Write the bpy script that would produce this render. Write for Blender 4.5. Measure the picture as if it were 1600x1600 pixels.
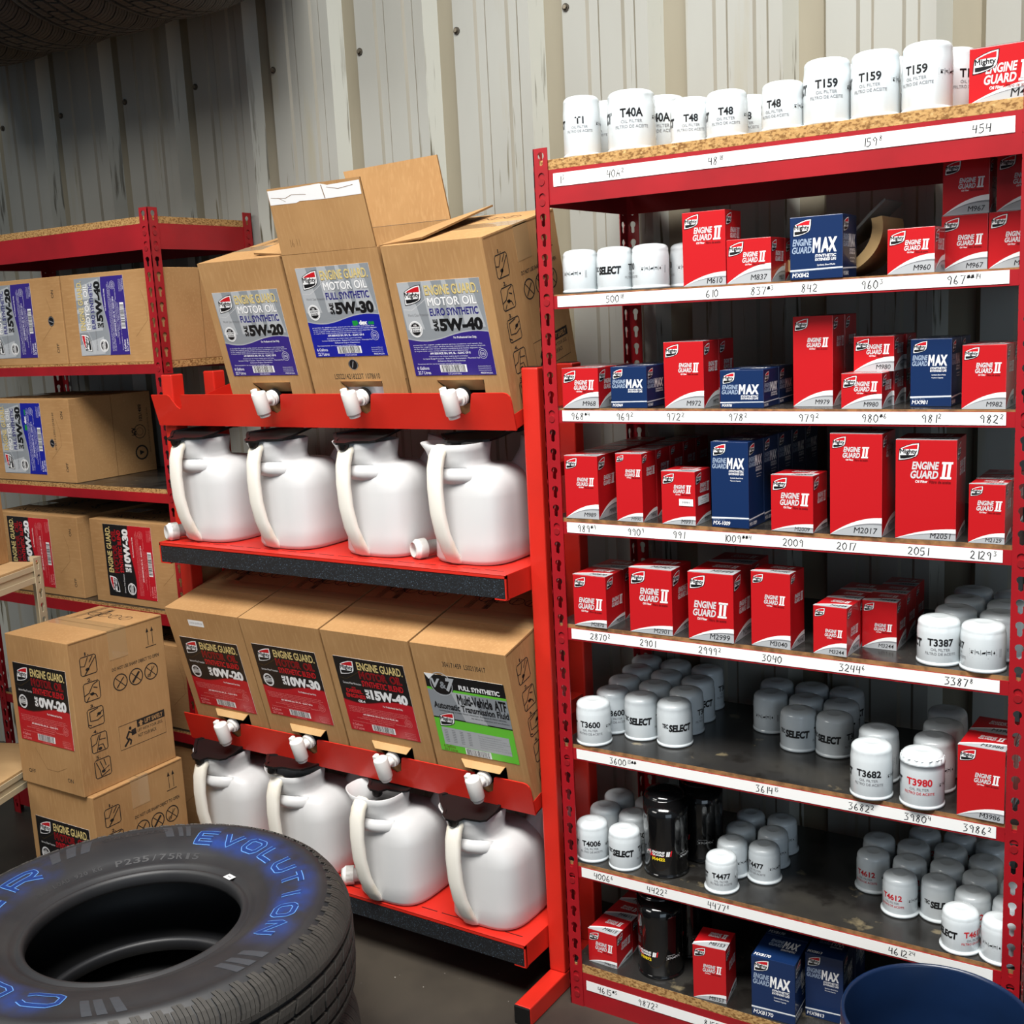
import bpy, bmesh, math, random, re
from mathutils import Vector, Matrix, Euler
random.seed(7)
for o in list(bpy.data.objects): bpy.data.objects.remove(o)
S = bpy.context.scene
COL = S.collection
R = math.radians
PI = math.pi

# ------------------------------------------------------------------ camera
cd = bpy.data.cameras.new('camera'); cam = bpy.data.objects.new('camera', cd); COL.objects.link(cam)
cam.location = (1.15526, -1.95783, 1.49617)
cam.rotation_euler = (R(80.12678), R(2.85628), R(32.66128))
cd.sensor_width = 36.0; cd.sensor_fit = 'HORIZONTAL'; cd.lens = 1788.1256/1600*36.0
cd.clip_start = 0.02; cd.clip_end = 60
S.camera = cam

# ------------------------------------------------------------------ light
w = bpy.data.worlds.new('world'); S.world = w; w.use_nodes = True
bg = w.node_tree.nodes['Background']
bg.inputs[0].default_value = (0.74, 0.86, 1.0, 1); bg.inputs[1].default_value = 0.125
def area(name, loc, target, sx, sy, power, color, spread=PI):
    l = bpy.data.lights.new(name, 'AREA'); l.shape = 'RECTANGLE'; l.size = sx; l.size_y = sy
    l.energy = power; l.color = color
    l.spread = spread
    o = bpy.data.objects.new(name, l); COL.objects.link(o); o.location = loc
    d = Vector(target)-Vector(loc); o.rotation_euler = d.to_track_quat('-Z', 'Y').to_euler()
    return o
area('ceiling_lamp', (0.45, -1.65, 3.95), (0.15, -0.1, 0.6), 2.6, 1.2, 132, (1.0, 0.975, 0.935), R(100))
area('bay_door_daylight', (4.2, -4.6, 1.7), (-0.2, 0.2, 0.9), 3.2, 3.0, 66, (0.70, 0.85, 1.0))
area('added_fill_light', (-3.2, -4.4, 4.0), (-0.9, 0.3, 1.3), 2.4, 1.2, 46, (1.0, 0.97, 0.91), R(120))  # unseen fill light, added to brighten the wall below the overhead tires
S.view_settings.view_transform = 'Standard'; S.view_settings.look = 'None'
S.view_settings.exposure = -0.42; S.view_settings.gamma = 1.0
S.view_settings.use_curve_mapping = False

# ------------------------------------------------------------------ materials
MATS = {}
def srgb(r, g, b):
    f = lambda c: c/12.92 if c <= .04045 else ((c+.055)/1.055)**2.4
    return (f(r/255), f(g/255), f(b/255), 1)
def mat(name, col, rough=.5, metal=0.0, spec=.5, coat=0.0):
    if name in MATS: return MATS[name]
    m = bpy.data.materials.new(name); m.use_nodes = True
    p = m.node_tree.nodes['Principled BSDF']
    p.inputs['Base Color'].default_value = col
    p.inputs['Roughness'].default_value = rough; p.inputs['Metallic'].default_value = metal
    p.inputs['Specular IOR Level'].default_value = spec; p.inputs['Coat Weight'].default_value = coat
    MATS[name] = m; return m
def nodes(m):
    nt = m.node_tree; return nt, nt.nodes['Principled BSDF'], nt.links
def noise_mix(m, c1, c2, scale, detail=4, lo=.4, hi=.65, stretch=(1,1,1), bump=0, bdist=.002, space='Object'):
    """mix a second colour into the base colour with a procedural noise; optional bump"""
    nt, p, L = nodes(m)
    tc = nt.nodes.new('ShaderNodeTexCoord'); mp = nt.nodes.new('ShaderNodeMapping')
    mp.inputs['Scale'].default_value = stretch
    L.new(tc.outputs[space], mp.inputs[0])
    n = nt.nodes.new('ShaderNodeTexNoise'); n.inputs['Scale'].default_value = scale; n.inputs['Detail'].default_value = detail
    L.new(mp.outputs[0], n.inputs['Vector'])
    r = nt.nodes.new('ShaderNodeValToRGB'); r.color_ramp.elements[0].position = lo; r.color_ramp.elements[1].position = hi
    L.new(n.outputs['Fac'], r.inputs[0])
    mx = nt.nodes.new('ShaderNodeMix'); mx.data_type = 'RGBA'
    L.new(r.outputs[0], mx.inputs['Factor'])
    src = p.inputs['Base Color'].links[0].from_socket if p.inputs['Base Color'].links else None
    if src: L.new(src, mx.inputs['A'])
    else: mx.inputs['A'].default_value = c1 or p.inputs['Base Color'].default_value[:]
    mx.inputs['B'].default_value = c2
    L.new(mx.outputs['Result'], p.inputs['Base Color'])
    if bump:
        b = nt.nodes.new('ShaderNodeBump'); b.inputs['Strength'].default_value = bump; b.inputs['Distance'].default_value = bdist
        L.new(n.outputs['Fac'], b.inputs['Height']); L.new(b.outputs[0], p.inputs['Normal'])
    return mx
RED = mat('red_rack_paint', srgb(158, 19, 29), .40, coat=.15)
noise_mix(RED, srgb(158, 19, 29), srgb(142, 16, 25), 9, 3, .4, .7)
ORANGE = mat('orange_red_paint', srgb(206, 40, 26), .42, coat=.15)
noise_mix(ORANGE, srgb(206, 40, 26), srgb(190, 36, 24), 5, 3, .4, .7)
BEIGE = mat('beige_paint', srgb(190, 176, 146), .5)
CARD = mat('cardboard', srgb(178, 138, 92), .85, spec=.2)
noise_mix(CARD, srgb(178, 138, 92), srgb(164, 124, 80), 7, 5, .35, .7)
noise_mix(CARD, None, srgb(182, 143, 97), 160, 2, .5, .8, (1, 1, .15))
CARD2 = mat('cardboard_edge', srgb(126, 94, 60), .9, spec=.1)
PALEC = mat('cardboard_inner', srgb(196, 160, 112), .85, spec=.2)
noise_mix(PALEC, srgb(196, 160, 112), srgb(184, 146, 98), 9, 4)
KRAFT = mat('kraft_sheet', srgb(206, 174, 122), .8, spec=.2)
GREYSH = mat('grey_sheet', srgb(120, 118, 112), .7)
TAPE = mat('clear_tape', srgb(176, 142, 100), .22, coat=.6)
OSB = mat('particle_board', srgb(180, 142, 90), .8, spec=.2)
noise_mix(OSB, srgb(180, 142, 90), srgb(122, 86, 48), 170, 3, .45, .62, (1, 1, 1.6), .4, .001)
noise_mix(OSB, None, srgb(204, 170, 116), 90, 2, .6, .75, (1, 1, 2))
OSBE = mat('worn_board_edge', srgb(150, 110, 70), .8, spec=.2)
noise_mix(OSBE, srgb(150, 110, 70), srgb(104, 76, 50), 60, 4, .4, .65)
SHELF = mat('oily_shelf_board', srgb(42, 41, 40), .27)
noise_mix(SHELF, srgb(42, 41, 40), srgb(56, 54, 49), 8, 6, .45, .75)
noise_mix(SHELF, None, srgb(30, 28, 26), 14, 6, .52, .62)
noise_mix(SHELF, None, srgb(112, 102, 80), 22, 9, .635, .72)
FLOORM = mat('concrete', srgb(68, 62, 54), .5)
noise_mix(FLOORM, srgb(68, 62, 54), srgb(46, 42, 38), 3.2, 8, .4, .65)
noise_mix(FLOORM, None, srgb(96, 80, 56), 1.8, 6, .6, .8)
noise_mix(FLOORM, None, srgb(190, 186, 178), 90, 2, .76, .78)
WALLM = mat('painted_metal', srgb(155, 156, 150), .48)
noise_mix(WALLM, srgb(155, 156, 150), srgb(144, 144, 137), 3, 5, .35, .7, (1, 1, .4))
noise_mix(WALLM, None, srgb(146, 140, 118), 16, 6, .6, .78, (1, 1, .1))
WRIB = mat('rib_recess_shaded', srgb(136, 130, 112), .55)  # same sheet metal; shade of the rib recesses put into a darker colour
noise_mix(WRIB, srgb(136, 130, 112), srgb(124, 118, 100), 8, 5, .35, .7, (1, 1, .2))
def stains(m, thr, c, zmax):
    nt, p, L = nodes(m)
    mx = noise_mix(m, None, c, 44, 12, thr, thr+.06, (1.8, 1.8, .10))
    # scrapes sit in a band of the wall, where crates have rubbed it
    tc = nt.nodes.new('ShaderNodeTexCoord'); sp = nt.nodes.new('ShaderNodeSeparateXYZ'); L.new(tc.outputs['Object'], sp.inputs[0])
    mr = nt.nodes.new('ShaderNodeMapRange'); mr.inputs['From Min'].default_value = zmax; mr.inputs['From Max'].default_value = zmax-.45
    L.new(sp.outputs['Z'], mr.inputs['Value'])
    mu = nt.nodes.new('ShaderNodeMath'); mu.operation = 'MULTIPLY'
    src = mx.inputs['Factor'].links[0].from_socket
    L.new(src, mu.inputs[0]); L.new(mr.outputs[0], mu.inputs[1]); L.new(mu.outputs[0], mx.inputs['Factor'])
stains(WALLM, .66, srgb(92, 84, 60), 2.2)
WSLOPE = mat('rib_slope_lit', srgb(176, 177, 168), .5)  # same sheet metal; light on the facing slopes put into a paler colour
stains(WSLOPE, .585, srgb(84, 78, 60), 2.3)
WGROOVE = mat('groove_tone', srgb(146, 142, 130), .55)  # sides of the minor grooves, toned darker than the flat sheet
noise_mix(WGROOVE, srgb(146, 142, 130), srgb(126, 122, 108), 20, 6, .4, .7, (1, 1, .1))
CANW = mat('white_can_enamel', srgb(212, 219, 222), .22, coat=.4)
CANB = mat('black_can_enamel', srgb(14, 14, 15), .12, coat=.6)
JUG = mat('milky_plastic', srgb(203, 203, 203), .36)
nodes(JUG)[1].inputs['Subsurface Weight'].default_value = .06
nodes(JUG)[1].inputs['Subsurface Radius'].default_value = (.02, .02, .02)
JUGH = mat('yellowed_handle_plastic', srgb(226, 220, 204), .4)
noise_mix(JUGH, srgb(228, 224, 214), srgb(206, 194, 160), 14, 5, .5, .72, (1, 1, .5))
TAPW = mat('white_plastic', srgb(232, 230, 226), .35)
BLKP = mat('black_plastic', srgb(22, 21, 21), .42, spec=.3)
STRIP = mat('black_grip_strip', srgb(22, 24, 27), .55)
noise_mix(STRIP, srgb(22, 24, 27), srgb(84, 100, 116), 420, 2, .62, .68)
WHITE = mat('label_white', srgb(240, 240, 238), .5)
INK = mat('ink', srgb(34, 34, 38), .6)
BOXRED = mat('printed_red', srgb(186, 24, 30), .3, coat=.3)
BOXBLUE = mat('printed_blue', srgb(18, 42, 84), .3, coat=.3)
PW = mat('print_white', srgb(238, 238, 238), .35)
PS = mat('print_silver', srgb(206, 206, 208), .3)
PSB = mat('print_blue_silver', srgb(150, 166, 188), .3)
PG = mat('print_light_grey', srgb(172, 175, 178), .35)
PDG = mat('print_grey', srgb(128, 130, 134), .35)
PK = mat('print_black', srgb(20, 20, 22), .35)
PR = mat('print_red', srgb(196, 24, 34), .35)
PDR = mat('print_dark_red', srgb(110, 16, 20), .35)
CP = mat('print_on_cardboard', srgb(30, 24, 20), .8)
LBR = mat('label_red', srgb(186, 26, 38), .3)
LBB = mat('label_black', srgb(28, 26, 26), .3)
LBS = mat('label_silver', srgb(168, 174, 180), .28, metal=.35)
LBS2 = mat('label_silver_light', srgb(204, 208, 212), .28, metal=.3)
LBP = mat('label_violet', srgb(52, 38, 124), .3)
LBBL = mat('label_blue', srgb(22, 30, 148), .3)
LBN = mat('label_navy', srgb(36, 34, 116), .3)
LBG = mat('label_green', srgb(104, 196, 58), .35)
LBGT = mat('label_green_dark', srgb(24, 140, 60), .35)
GOLD = mat('label_gold', srgb(226, 204, 136), .3, metal=.1)
GOLDD = mat('label_dark_gold', srgb(110, 90, 46), .3, metal=.3)
YEL = mat('print_yellow', srgb(238, 208, 40), .35)
RIVET = mat('rivet_steel', srgb(140, 24, 30), .35)
SCREW = mat('screw_steel', srgb(120, 112, 98), .4, metal=.6)
SCREWD = mat('screw_washer', srgb(62, 56, 46), .7)  # dark washer disc under each screw head
BUCKM = mat('blue_plastic', srgb(17, 37, 70), .3)
noise_mix(BUCKM, srgb(17, 37, 70), srgb(15, 32, 60), 6, 4)
noise_mix(BUCKM, None, srgb(96, 84, 50), 5, 5, .68, .76)
RUB = mat('tire_rubber', srgb(35, 36, 38), .5)
noise_mix(RUB, srgb(35, 36, 38), srgb(44, 44, 44), 9, 6, .4, .7)
PLY = mat('plain_wood_shelf', srgb(190, 156, 112), .7, spec=.2)
noise_mix(PLY, srgb(190, 156, 112), srgb(172, 138, 96), 12, 5, .4, .7, (1, .2, 1))
RUBD = mat('tread_rubber', srgb(60, 57, 53), .7)
noise_mix(RUBD, srgb(60, 57, 53), srgb(48, 46, 43), 12, 5, .4, .7)
noise_mix(RUBD, None, srgb(150, 146, 118), 13, 5, .70, .73)
TBLUE = mat('tire_letter_blue', srgb(92, 142, 206), .5)
TBLUED = mat('tire_letter_deep_blue', srgb(20, 50, 112), .5)
# ------------------------------------------------------------------ mesh building
class MB:
    def __init__(s): s.v = []; s.f = []; s.m = []; s.sm = []; s.mats = []
    def mi(s, m):
        if m not in s.mats: s.mats.append(m)
        return s.mats.index(m)
    def add(s, verts, faces, m, smooth=False, xf=None):
        b = len(s.v); k = s.mi(m)
        if xf is not None: verts = [xf @ Vector(q) for q in verts]
        s.v += [tuple(q) for q in verts]
        for f in faces: s.f.append(tuple(i+b for i in f)); s.m.append(k); s.sm.append(smooth)
        return s
    def box(s, x0, x1, y0, y1, z0, z1, m, xf=None):
        v = [(x0,y0,z0),(x1,y0,z0),(x1,y1,z0),(x0,y1,z0),(x0,y0,z1),(x1,y0,z1),(x1,y1,z1),(x0,y1,z1)]
        return s.add(v, [(0,3,2,1),(4,5,6,7),(0,1,5,4),(1,2,6,5),(2,3,7,6),(3,0,4,7)], m, False, xf)
    def cbox(s, x0, x1, y0, y1, z0, z1, m, c=.002, xf=None):
        """box with all edges bevelled"""
        bm = bmesh.new(); bmesh.ops.create_cube(bm, size=1)
        for q in bm.verts: q.co = ((x0+x1)/2+q.co.x*(x1-x0), (y0+y1)/2+q.co.y*(y1-y0), (z0+z1)/2+q.co.z*(z1-z0))
        bmesh.ops.bevel(bm, geom=list(bm.edges), offset=c, segments=2, affect='EDGES', profile=.5)
        s.bm(bm, m, False, xf); return s
    def bm(s, bm, m, smooth=False, xf=None):
        bm.verts.index_update()
        s.add([q.co.copy() for q in bm.verts], [tuple(x.index for x in f.verts) for f in bm.faces], m, smooth, xf); bm.free()
    def lathe(s, prof, m, n=32, xf=None, smooth=True, caps=(False, False), sharp=()):
        """profile [(r,z)...] turned about z"""
        v = []; f = []
        for (r, z) in prof:
            for k in range(n): a = 2*PI*k/n; v.append((r*math.cos(a), r*math.sin(a), z))
        for i in range(len(prof)-1):
            for k in range(n): k2 = (k+1) % n; f.append((i*n+k, i*n+k2, (i+1)*n+k2, (i+1)*n+k))
        s.add(v, f, m, smooth, xf)
        if caps[0]: s.add(v[:n], [tuple(reversed(range(n)))], m, False, xf)
        if caps[1]: s.add(v[-n:], [tuple(range(n))], m, False, xf)
        return s
    def cyl(s, p, q, r, m, n=20, r2=None, smooth=True):
        p = Vector(p); q = Vector(q); d = q-p; L = d.length
        xf = Matrix.Translation(p) @ d.to_track_quat('Z', 'Y').to_matrix().to_4x4()
        return s.lathe([(r, 0), (r2 if r2 is not None else r, L)], m, n, xf, smooth, (True, True))
    def prism(s, poly, y0, y1, m, xf=None):
        """polygon in x,z extruded along y"""
        n = len(poly)
        v = [(a, y0, b) for a, b in poly]+[(a, y1, b) for a, b in poly]
        s.add(v, [tuple(range(n)), tuple(reversed(range(n, 2*n)))]+[((i+1) % n, i, n+i, n+(i+1) % n) for i in range(n)], m, False, xf)
        return s
    def loft(s, rings, m, smooth=True, cap0=False, cap1=False, xf=None):
        n = len(rings[0]); v = [q for r in rings for q in r]; f = []
        for i in range(len(rings)-1):
            for k in range(n): k2 = (k+1) % n; f.append((i*n+k, i*n+k2, (i+1)*n+k2, (i+1)*n+k))
        s.add(v, f, m, smooth, xf)
        if cap0: s.add(rings[0], [tuple(reversed(range(n)))], m, False, xf)
        if cap1: s.add(rings[-1], [tuple(range(n))], m, False, xf)
        return s
    def mesh(s, name):
        me = bpy.data.meshes.new(name); me.from_pydata(s.v, [], s.f)
        for m in s.mats: me.materials.append(m)
        me.polygons.foreach_set('material_index', s.m); me.polygons.foreach_set('use_smooth', s.sm)
        me.update(); return me
    def build(s, name, parent=None, weld=False):
        me = s.mesh(name)
        if weld:
            b = bmesh.new(); b.from_mesh(me); bmesh.ops.remove_doubles(b, verts=b.verts, dist=1e-5); bmesh.ops.recalc_face_normals(b, faces=b.faces); b.to_mesh(me); b.free()
        o = bpy.data.objects.new(name, me); COL.objects.link(o)
        if parent: o.parent = parent
        return o
def tag(o, label=None, cat=None, group=None, kind=None):
    if label: o['label'] = label
    if cat: o['category'] = cat
    if group: o['group'] = group
    if kind: o['kind'] = kind
    return o
def empty(name, loc=(0,0,0), rot=(0,0,0)):
    o = bpy.data.objects.new(name, None); COL.objects.link(o); o.location = loc; o.rotation_euler = rot
    o.empty_display_size = .05; return o
def copy_tree(o, parent=None):
    c = o.copy(); COL.objects.link(c); c.parent = parent
    for ch in o.children: copy_tree(ch, c)
    return c

# ------------------------------------------------------------------ text and flat printed artwork
TC = {}; GC = {}
def glyphs(t, bold, shear, res=3):
    """flat letter shapes in font units, bottom line at y = 0"""
    key = (t, round(bold, 3), round(shear, 3))
    if key in GC: return GC[key]
    if t == 'M':       # drawn by hand so that heavy weights stay open
        st = .1+2*bold; w = .66+2*bold; h = .69+bold; y1 = .53-bold*1.6; c = .41; d = .13+bold*2.2
        p = [(0,-bold),(0,h),(st*1.05,h),(w/2,c),(w-st*1.05,h),(w,h),(w,-bold),(w-st,-bold),(w-st,y1),(w/2+.012,c-d),(w/2-.012,c-d),(st,y1),(st,-bold)]
        r = ([(a+b*shear, b) for a, b in p], [tuple(reversed(range(len(p))))]); GC[key] = r; return r
    cu = bpy.data.curves.new('t', 'FONT'); cu.body = t; cu.offset = bold; cu.shear = shear
    cu.resolution_u = res; cu.fill_mode = 'BOTH'; cu.dimensions = '2D'
    ob = bpy.data.objects.new('t', cu); COL.objects.link(ob)
    dg = bpy.context.evaluated_depsgraph_get(); me = bpy.data.meshes.new_from_object(ob.evaluated_get(dg))
    r = ([(q.co.x, q.co.y) for q in me.vertices], [tuple(p.vertices) for p in me.polygons])
    bpy.data.objects.remove(ob); bpy.data.curves.remove(cu); bpy.data.meshes.remove(me)
    GC[key] = r; return r
def text2d(t, bold=0.0, shear=0.0):
    key = (t, round(bold, 3), round(shear, 3))
    if key in TC: return TC[key]
    if 'M' in t and bold:
        v = []; f = []; x = 0
        for w in [q for q in re.split('(M| )', t) if q]:
            if w == ' ': x += .26; continue
            gv, gf = glyphs(w, bold, shear)
            x0 = min(a-b*shear for a, b in gv); x1 = max(a-b*shear for a, b in gv); b = len(v)
            v += [(a-x0+x, c) for a, c in gv]; f += [tuple(i+b for i in q) for q in gf]; x += x1-x0+.075
    else: v, f = glyphs(t, bold, shear)
    if not v: v = [(0,0),(1,0),(1,1)]; f = []
    x0 = min(a for a, b in v); x1 = max(a for a, b in v); y0 = min(b for a, b in v); y1 = max(b for a, b in v)
    v = [((a-x0)/(x1-x0), (b-y0)/(y1-y0)) for a, b in v]
    TC[key] = (v, f, (x1-x0)/(y1-y0)); return TC[key]
class Art:
    """flat printing in metres; each element has a layer number so that later ink lies on earlier ink"""
    def __init__(s): s.e = []
    def raw(s, v, f, m, l): s.e.append((v, f, m, l)); return s
    def rect(s, x0, y0, x1, y1, m, l=1): return s.raw([(x0,y0),(x1,y0),(x1,y1),(x0,y1)], [(0,1,2,3)], m, l)
    def poly(s, p, m, l=1): return s.raw(list(p), [tuple(range(len(p)))], m, l)
    def text(s, t, x0, y0, x1, y1, m, l=2, bold=0, shear=0, rot=0, fit=False, align='l'):
        """text filling the box; with fit it keeps its proportions at the box height"""
        v, f, asp = text2d(t, bold, shear)
        W, H = x1-x0, y1-y0
        if rot: W, H = H, W
        if fit:
            w = min(W, H*asp); sx = {'l': 0, 'c': (W-w)/2, 'r': W-w}[align]; q = [(sx+a*w, b*H) for a, b in v]
        else: q = [(a*W, b*H) for a, b in v]
        if rot == 90: q = [(H-b, a) for a, b in q]
        if rot == -90: q = [(b, W-a) for a, b in q]
        if rot == 180: q = [(W-a, H-b) for a, b in q]
        return s.raw([(x0+a, y0+b) for a, b in q], f, m, l)
    def line(s, pts, w, m, l=2, closed=False):
        P = [Vector(p) for p in pts]
        n = len(P); L = []; Rr = []
        for i in range(n):
            a = P[i-1] if (i or closed) else P[i]; b = P[(i+1) % n] if (i < n-1 or closed) else P[i]
            d = (b-a); d = d.normalized() if d.length > 1e-9 else Vector((1,0)); nn = Vector((-d.y, d.x))
            L.append(P[i]+nn*w/2); Rr.append(P[i]-nn*w/2)
        v = [tuple(q) for q in L+Rr]; f = [(n+i, n+i+1, i+1, i) for i in range(n-1)]
        if closed: f.append((2*n-1, n, 0, n-1))
        return s.raw(v, f, m, l)
    def ring(s, cx, cy, r, w, m, l=2, n=24): return s.line([(cx+r*math.cos(2*PI*k/n), cy+r*math.sin(2*PI*k/n)) for k in range(n)], w, m, l, True)
    def disc(s, cx, cy, rx, ry, m, l=1, n=24): return s.poly([(cx+rx*math.cos(2*PI*k/n), cy+ry*math.sin(2*PI*k/n)) for k in range(n)], m, l)
    def put(s, other, dx=0, dy=0, sc=1, dl=0, rot=0):
        c, sn = math.cos(rot), math.sin(rot)
        for v, f, m, l in other.e: s.raw([(dx+sc*(c*a-sn*b), dy+sc*(sn*a+c*b)) for a, b in v], f, m, l+dl)
        return s
    def onto(s, mb, fn, eps=.00018):
        for v, f, m, l in s.e: mb.add([fn(a, b, eps*l) for a, b in v], f, m)
        return mb
def face_fn(o, eu, ev):
    o = Vector(o); eu = Vector(eu); ev = Vector(ev); n = eu.cross(ev)
    return lambda a, b, d: o+eu*a+ev*b+n*d
def cyl_fn(r, z0):
    """wraps artwork round a can; u=0 faces -y, growing to the viewer's right"""
    def fn(a, b, d):
        t = a/r-PI/2; return Vector(((r+d)*math.cos(t), (r+d)*math.sin(t), z0+b))
    return fn

def logo(A, x, y, wd, l=2, outline=PW, red=PR, asp=.92):
    """shield with a red wedge, the word and a black wedge"""
    P = lambda q: [(x+a*wd, y+b*wd*asp) for a, b in q]
    sh = [(0,.02),(.02,-.0),(.3,.03),(.6,.1),(.86,.22),(.95,.34),(1,.62),(1.02,.96),(.7,.92),(.4,.82),(.15,.7),(.06,.62),(.03,.4)]
    A.poly(P([(.5+(a-.5)*1.07, .48+(b-.48)*1.09) for a, b in sh]), PK if outline is PW else PDG, l)
    A.poly(P(sh), outline, l+1)
    A.poly(P([(.13,.63),(.25,.7),(.5,.8),(.75,.87),(.95,.9),(.93,.63)]), red, l+2)
    A.poly(P([(.07,.07),(.06,.27),(.87,.29),(.76,.2),(.55,.13),(.3,.08)]), PK, l+2)
    A.text('Mighty', x+.06*wd, y+.29*wd*asp, x+.93*wd, y+.63*wd*asp, PK, l+3, .03)
    return A
def engine_guard(A, x0, yc, x1, l=2, m=PS, two=True):
    W = x1-x0; H = W*.44; y = yc-H/2; t = .70 if two else 1.0
    A.text('ENGINE', x0+.03*W, y+H*.53, x0+t*W, y+H, m, l, .035, .22)
    A.text('GUARD', x0, y, x0+t*W*.97, y+H*.47, m, l, .035, .22)
    if two:
        q = lambda p: [(x0+(.72+a*.28)*W+b*.05*W, y+b*H) for a, b in p]
        for p in ([(0,0),(.95,0),(.95,.13),(0,.13)], [(0,.87),(.95,.87),(.95,1),(0,1)], [(.12,.1),(.38,.1),(.38,.9),(.12,.9)], [(.56,.1),(.82,.1),(.82,.9),(.56,.9)]):
            A.poly(q(p), PW, l)
    return A
LOGOW = {'M2017':.25, 'M3040':.26, 'M990':.26, 'M3244':.29}      # some cartons carry a smaller shield
def red_face(w, h, num, eg=(.34,.87,.40), sw=.4, l0=1, sub=True):
    A = Art(); s = sw*w; s = min(s, .42*h)
    N = 12; cv = lambda k, u: k*(2*u-u*u)
    us = [i/N for i in range(N+1)]
    A.poly([(u*w, cv(s, u)) for u in us]+[(w, 0)], PW, l0)
    A.poly([(u*w, max(0, cv(s*.83, u)-.004*u)) for u in us]+[(w, 0)], PDG, l0+1)
    A.poly([(u*w, max(0, cv(s*.79, u)-.006*u)) for u in us]+[(w, 0)], PG, l0+2)
    nh = min(.115*w, s*.46); A.text(num, w*.40, s*.14, w*.92, s*.14+nh, PK, l0+3, .004, .15, fit=True, align='r')
    lw = LOGOW.get(num, .325)*w; logo(A, .055*w, h-.045*w-.923*lw, lw, l0+1)
    yc = h*(1-eg[2])
    engine_guard(A, eg[0]*w, yc, eg[1]*w, l0+1)
    if sub:
        W = (eg[1]-eg[0])*w; yb = yc-W*.22
        A.text('Oil Filter', eg[0]*w+W*.12, yb-W*.11, eg[0]*w+W*.42, yb-W*.04, PW, l0+1, .02, .1)
        A.text('Filtro de aceite', eg[0]*w+W*.46, yb-W*.12, eg[0]*w+W*.98, yb-W*.04, PDR, l0+1, .02, .1)
    return A
def red_top(w, d, num, l0=1):
    A = Art(); us = [i/8 for i in range(9)]
    A.poly([(0, 0)]+[(w, 0)]+[(u*w, d*(.14+.3*(2*u-u*u))) for u in reversed(us)], PW, l0)
    A.poly([(w*.02, 0)]+[(w, 0)]+[(u*w, d*(.06+.3*(2*u-u*u))) for u in reversed(us)], PG, l0+1)
    A.text(num, w*.45, d*.12, w*.92, d*.29, PK, l0+2, .015, .15, fit=True, align='r')
    engine_guard(A, w*.3, d*.68, w*.84, l0)
    return A
def blue_face(w, h, num, l0=1):
    A = Art()
    low = h < .95*w or (h < 1.1*w and h < .082); lw = (.27 if low else .33)*w; y1 = h-.05*w; logo(A, .07*w, y1-lw*.90, lw, l0)
    t = y1-lw*.92-(.02 if low else .05)*w; H = (.21 if low else .27)*w
    A.text('ENGINE', .05*w, t-H*.48, .42*w, t, PSB, l0, .03, .2)
    A.text('GUARD', .04*w, t-H, .42*w, t-H*.54, PSB, l0, .03, .2)
    A.text('MAX', .43*w, t-H, .90*w, t+H*.02, PW, l0, .05, .1)
    q = .75 if low else 1
    A.text('SYNTHETIC', .48*w, t-H-.085*w*q, .88*w, t-H-.03*w*q, PW, l0, .03, .15)
    A.text('EXTENDED LIFE', .48*w, t-H-.15*w*q, .88*w, t-H-.10*w*q, PW, l0, .03, .15)
    if not low:
        A.text('Synthetic Blend Media', .52*w, t-H-.25*w, .86*w, t-H-.21*w, PW, l0, .01)
        A.text('Maximum Capacity', .52*w, t-H-.32*w, .80*w, t-H-.28*w, PW, l0, .01)
    s = min(.24*w, .15*h)
    A.poly([(0, s*.86), (w, s*1.0), (w, s*1.18), (0, s*1.08)], PSB, l0); A.poly([(0, s*.92), (w, s*1.06), (w, s*1.16), (0, s*1.06)], PW, l0+1)
    A.text(num, .04*w, s*.25, .5*w, s*.25+min(.1*w, s*.45), PW, l0, .02, .15, fit=True)
    A.text('Oil Filter Filtro de aceite', .04*w, s*.76, .36*w, s*.85, PSB, l0)
    return A
def blue_top(w, d, num, l0=1):
    A = Art(); A.text(num, .04*w, d*.05, .42*w, d*.16, PW, l0, .02, .15, fit=True)
    A.text('ENGINE', .22*w, d*.72, .52*w, d*.84, PSB, l0, .03, .2); A.text('GUARD', .21*w, d*.56, .52*w, d*.69, PSB, l0, .03, .2)
    A.text('MAX', .53*w, d*.56, .88*w, d*.85, PW, l0, .05, .1); A.text('SYNTHETIC', .53*w, d*.45, .86*w, d*.52, PW, l0, .03, .15)
    return A
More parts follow.
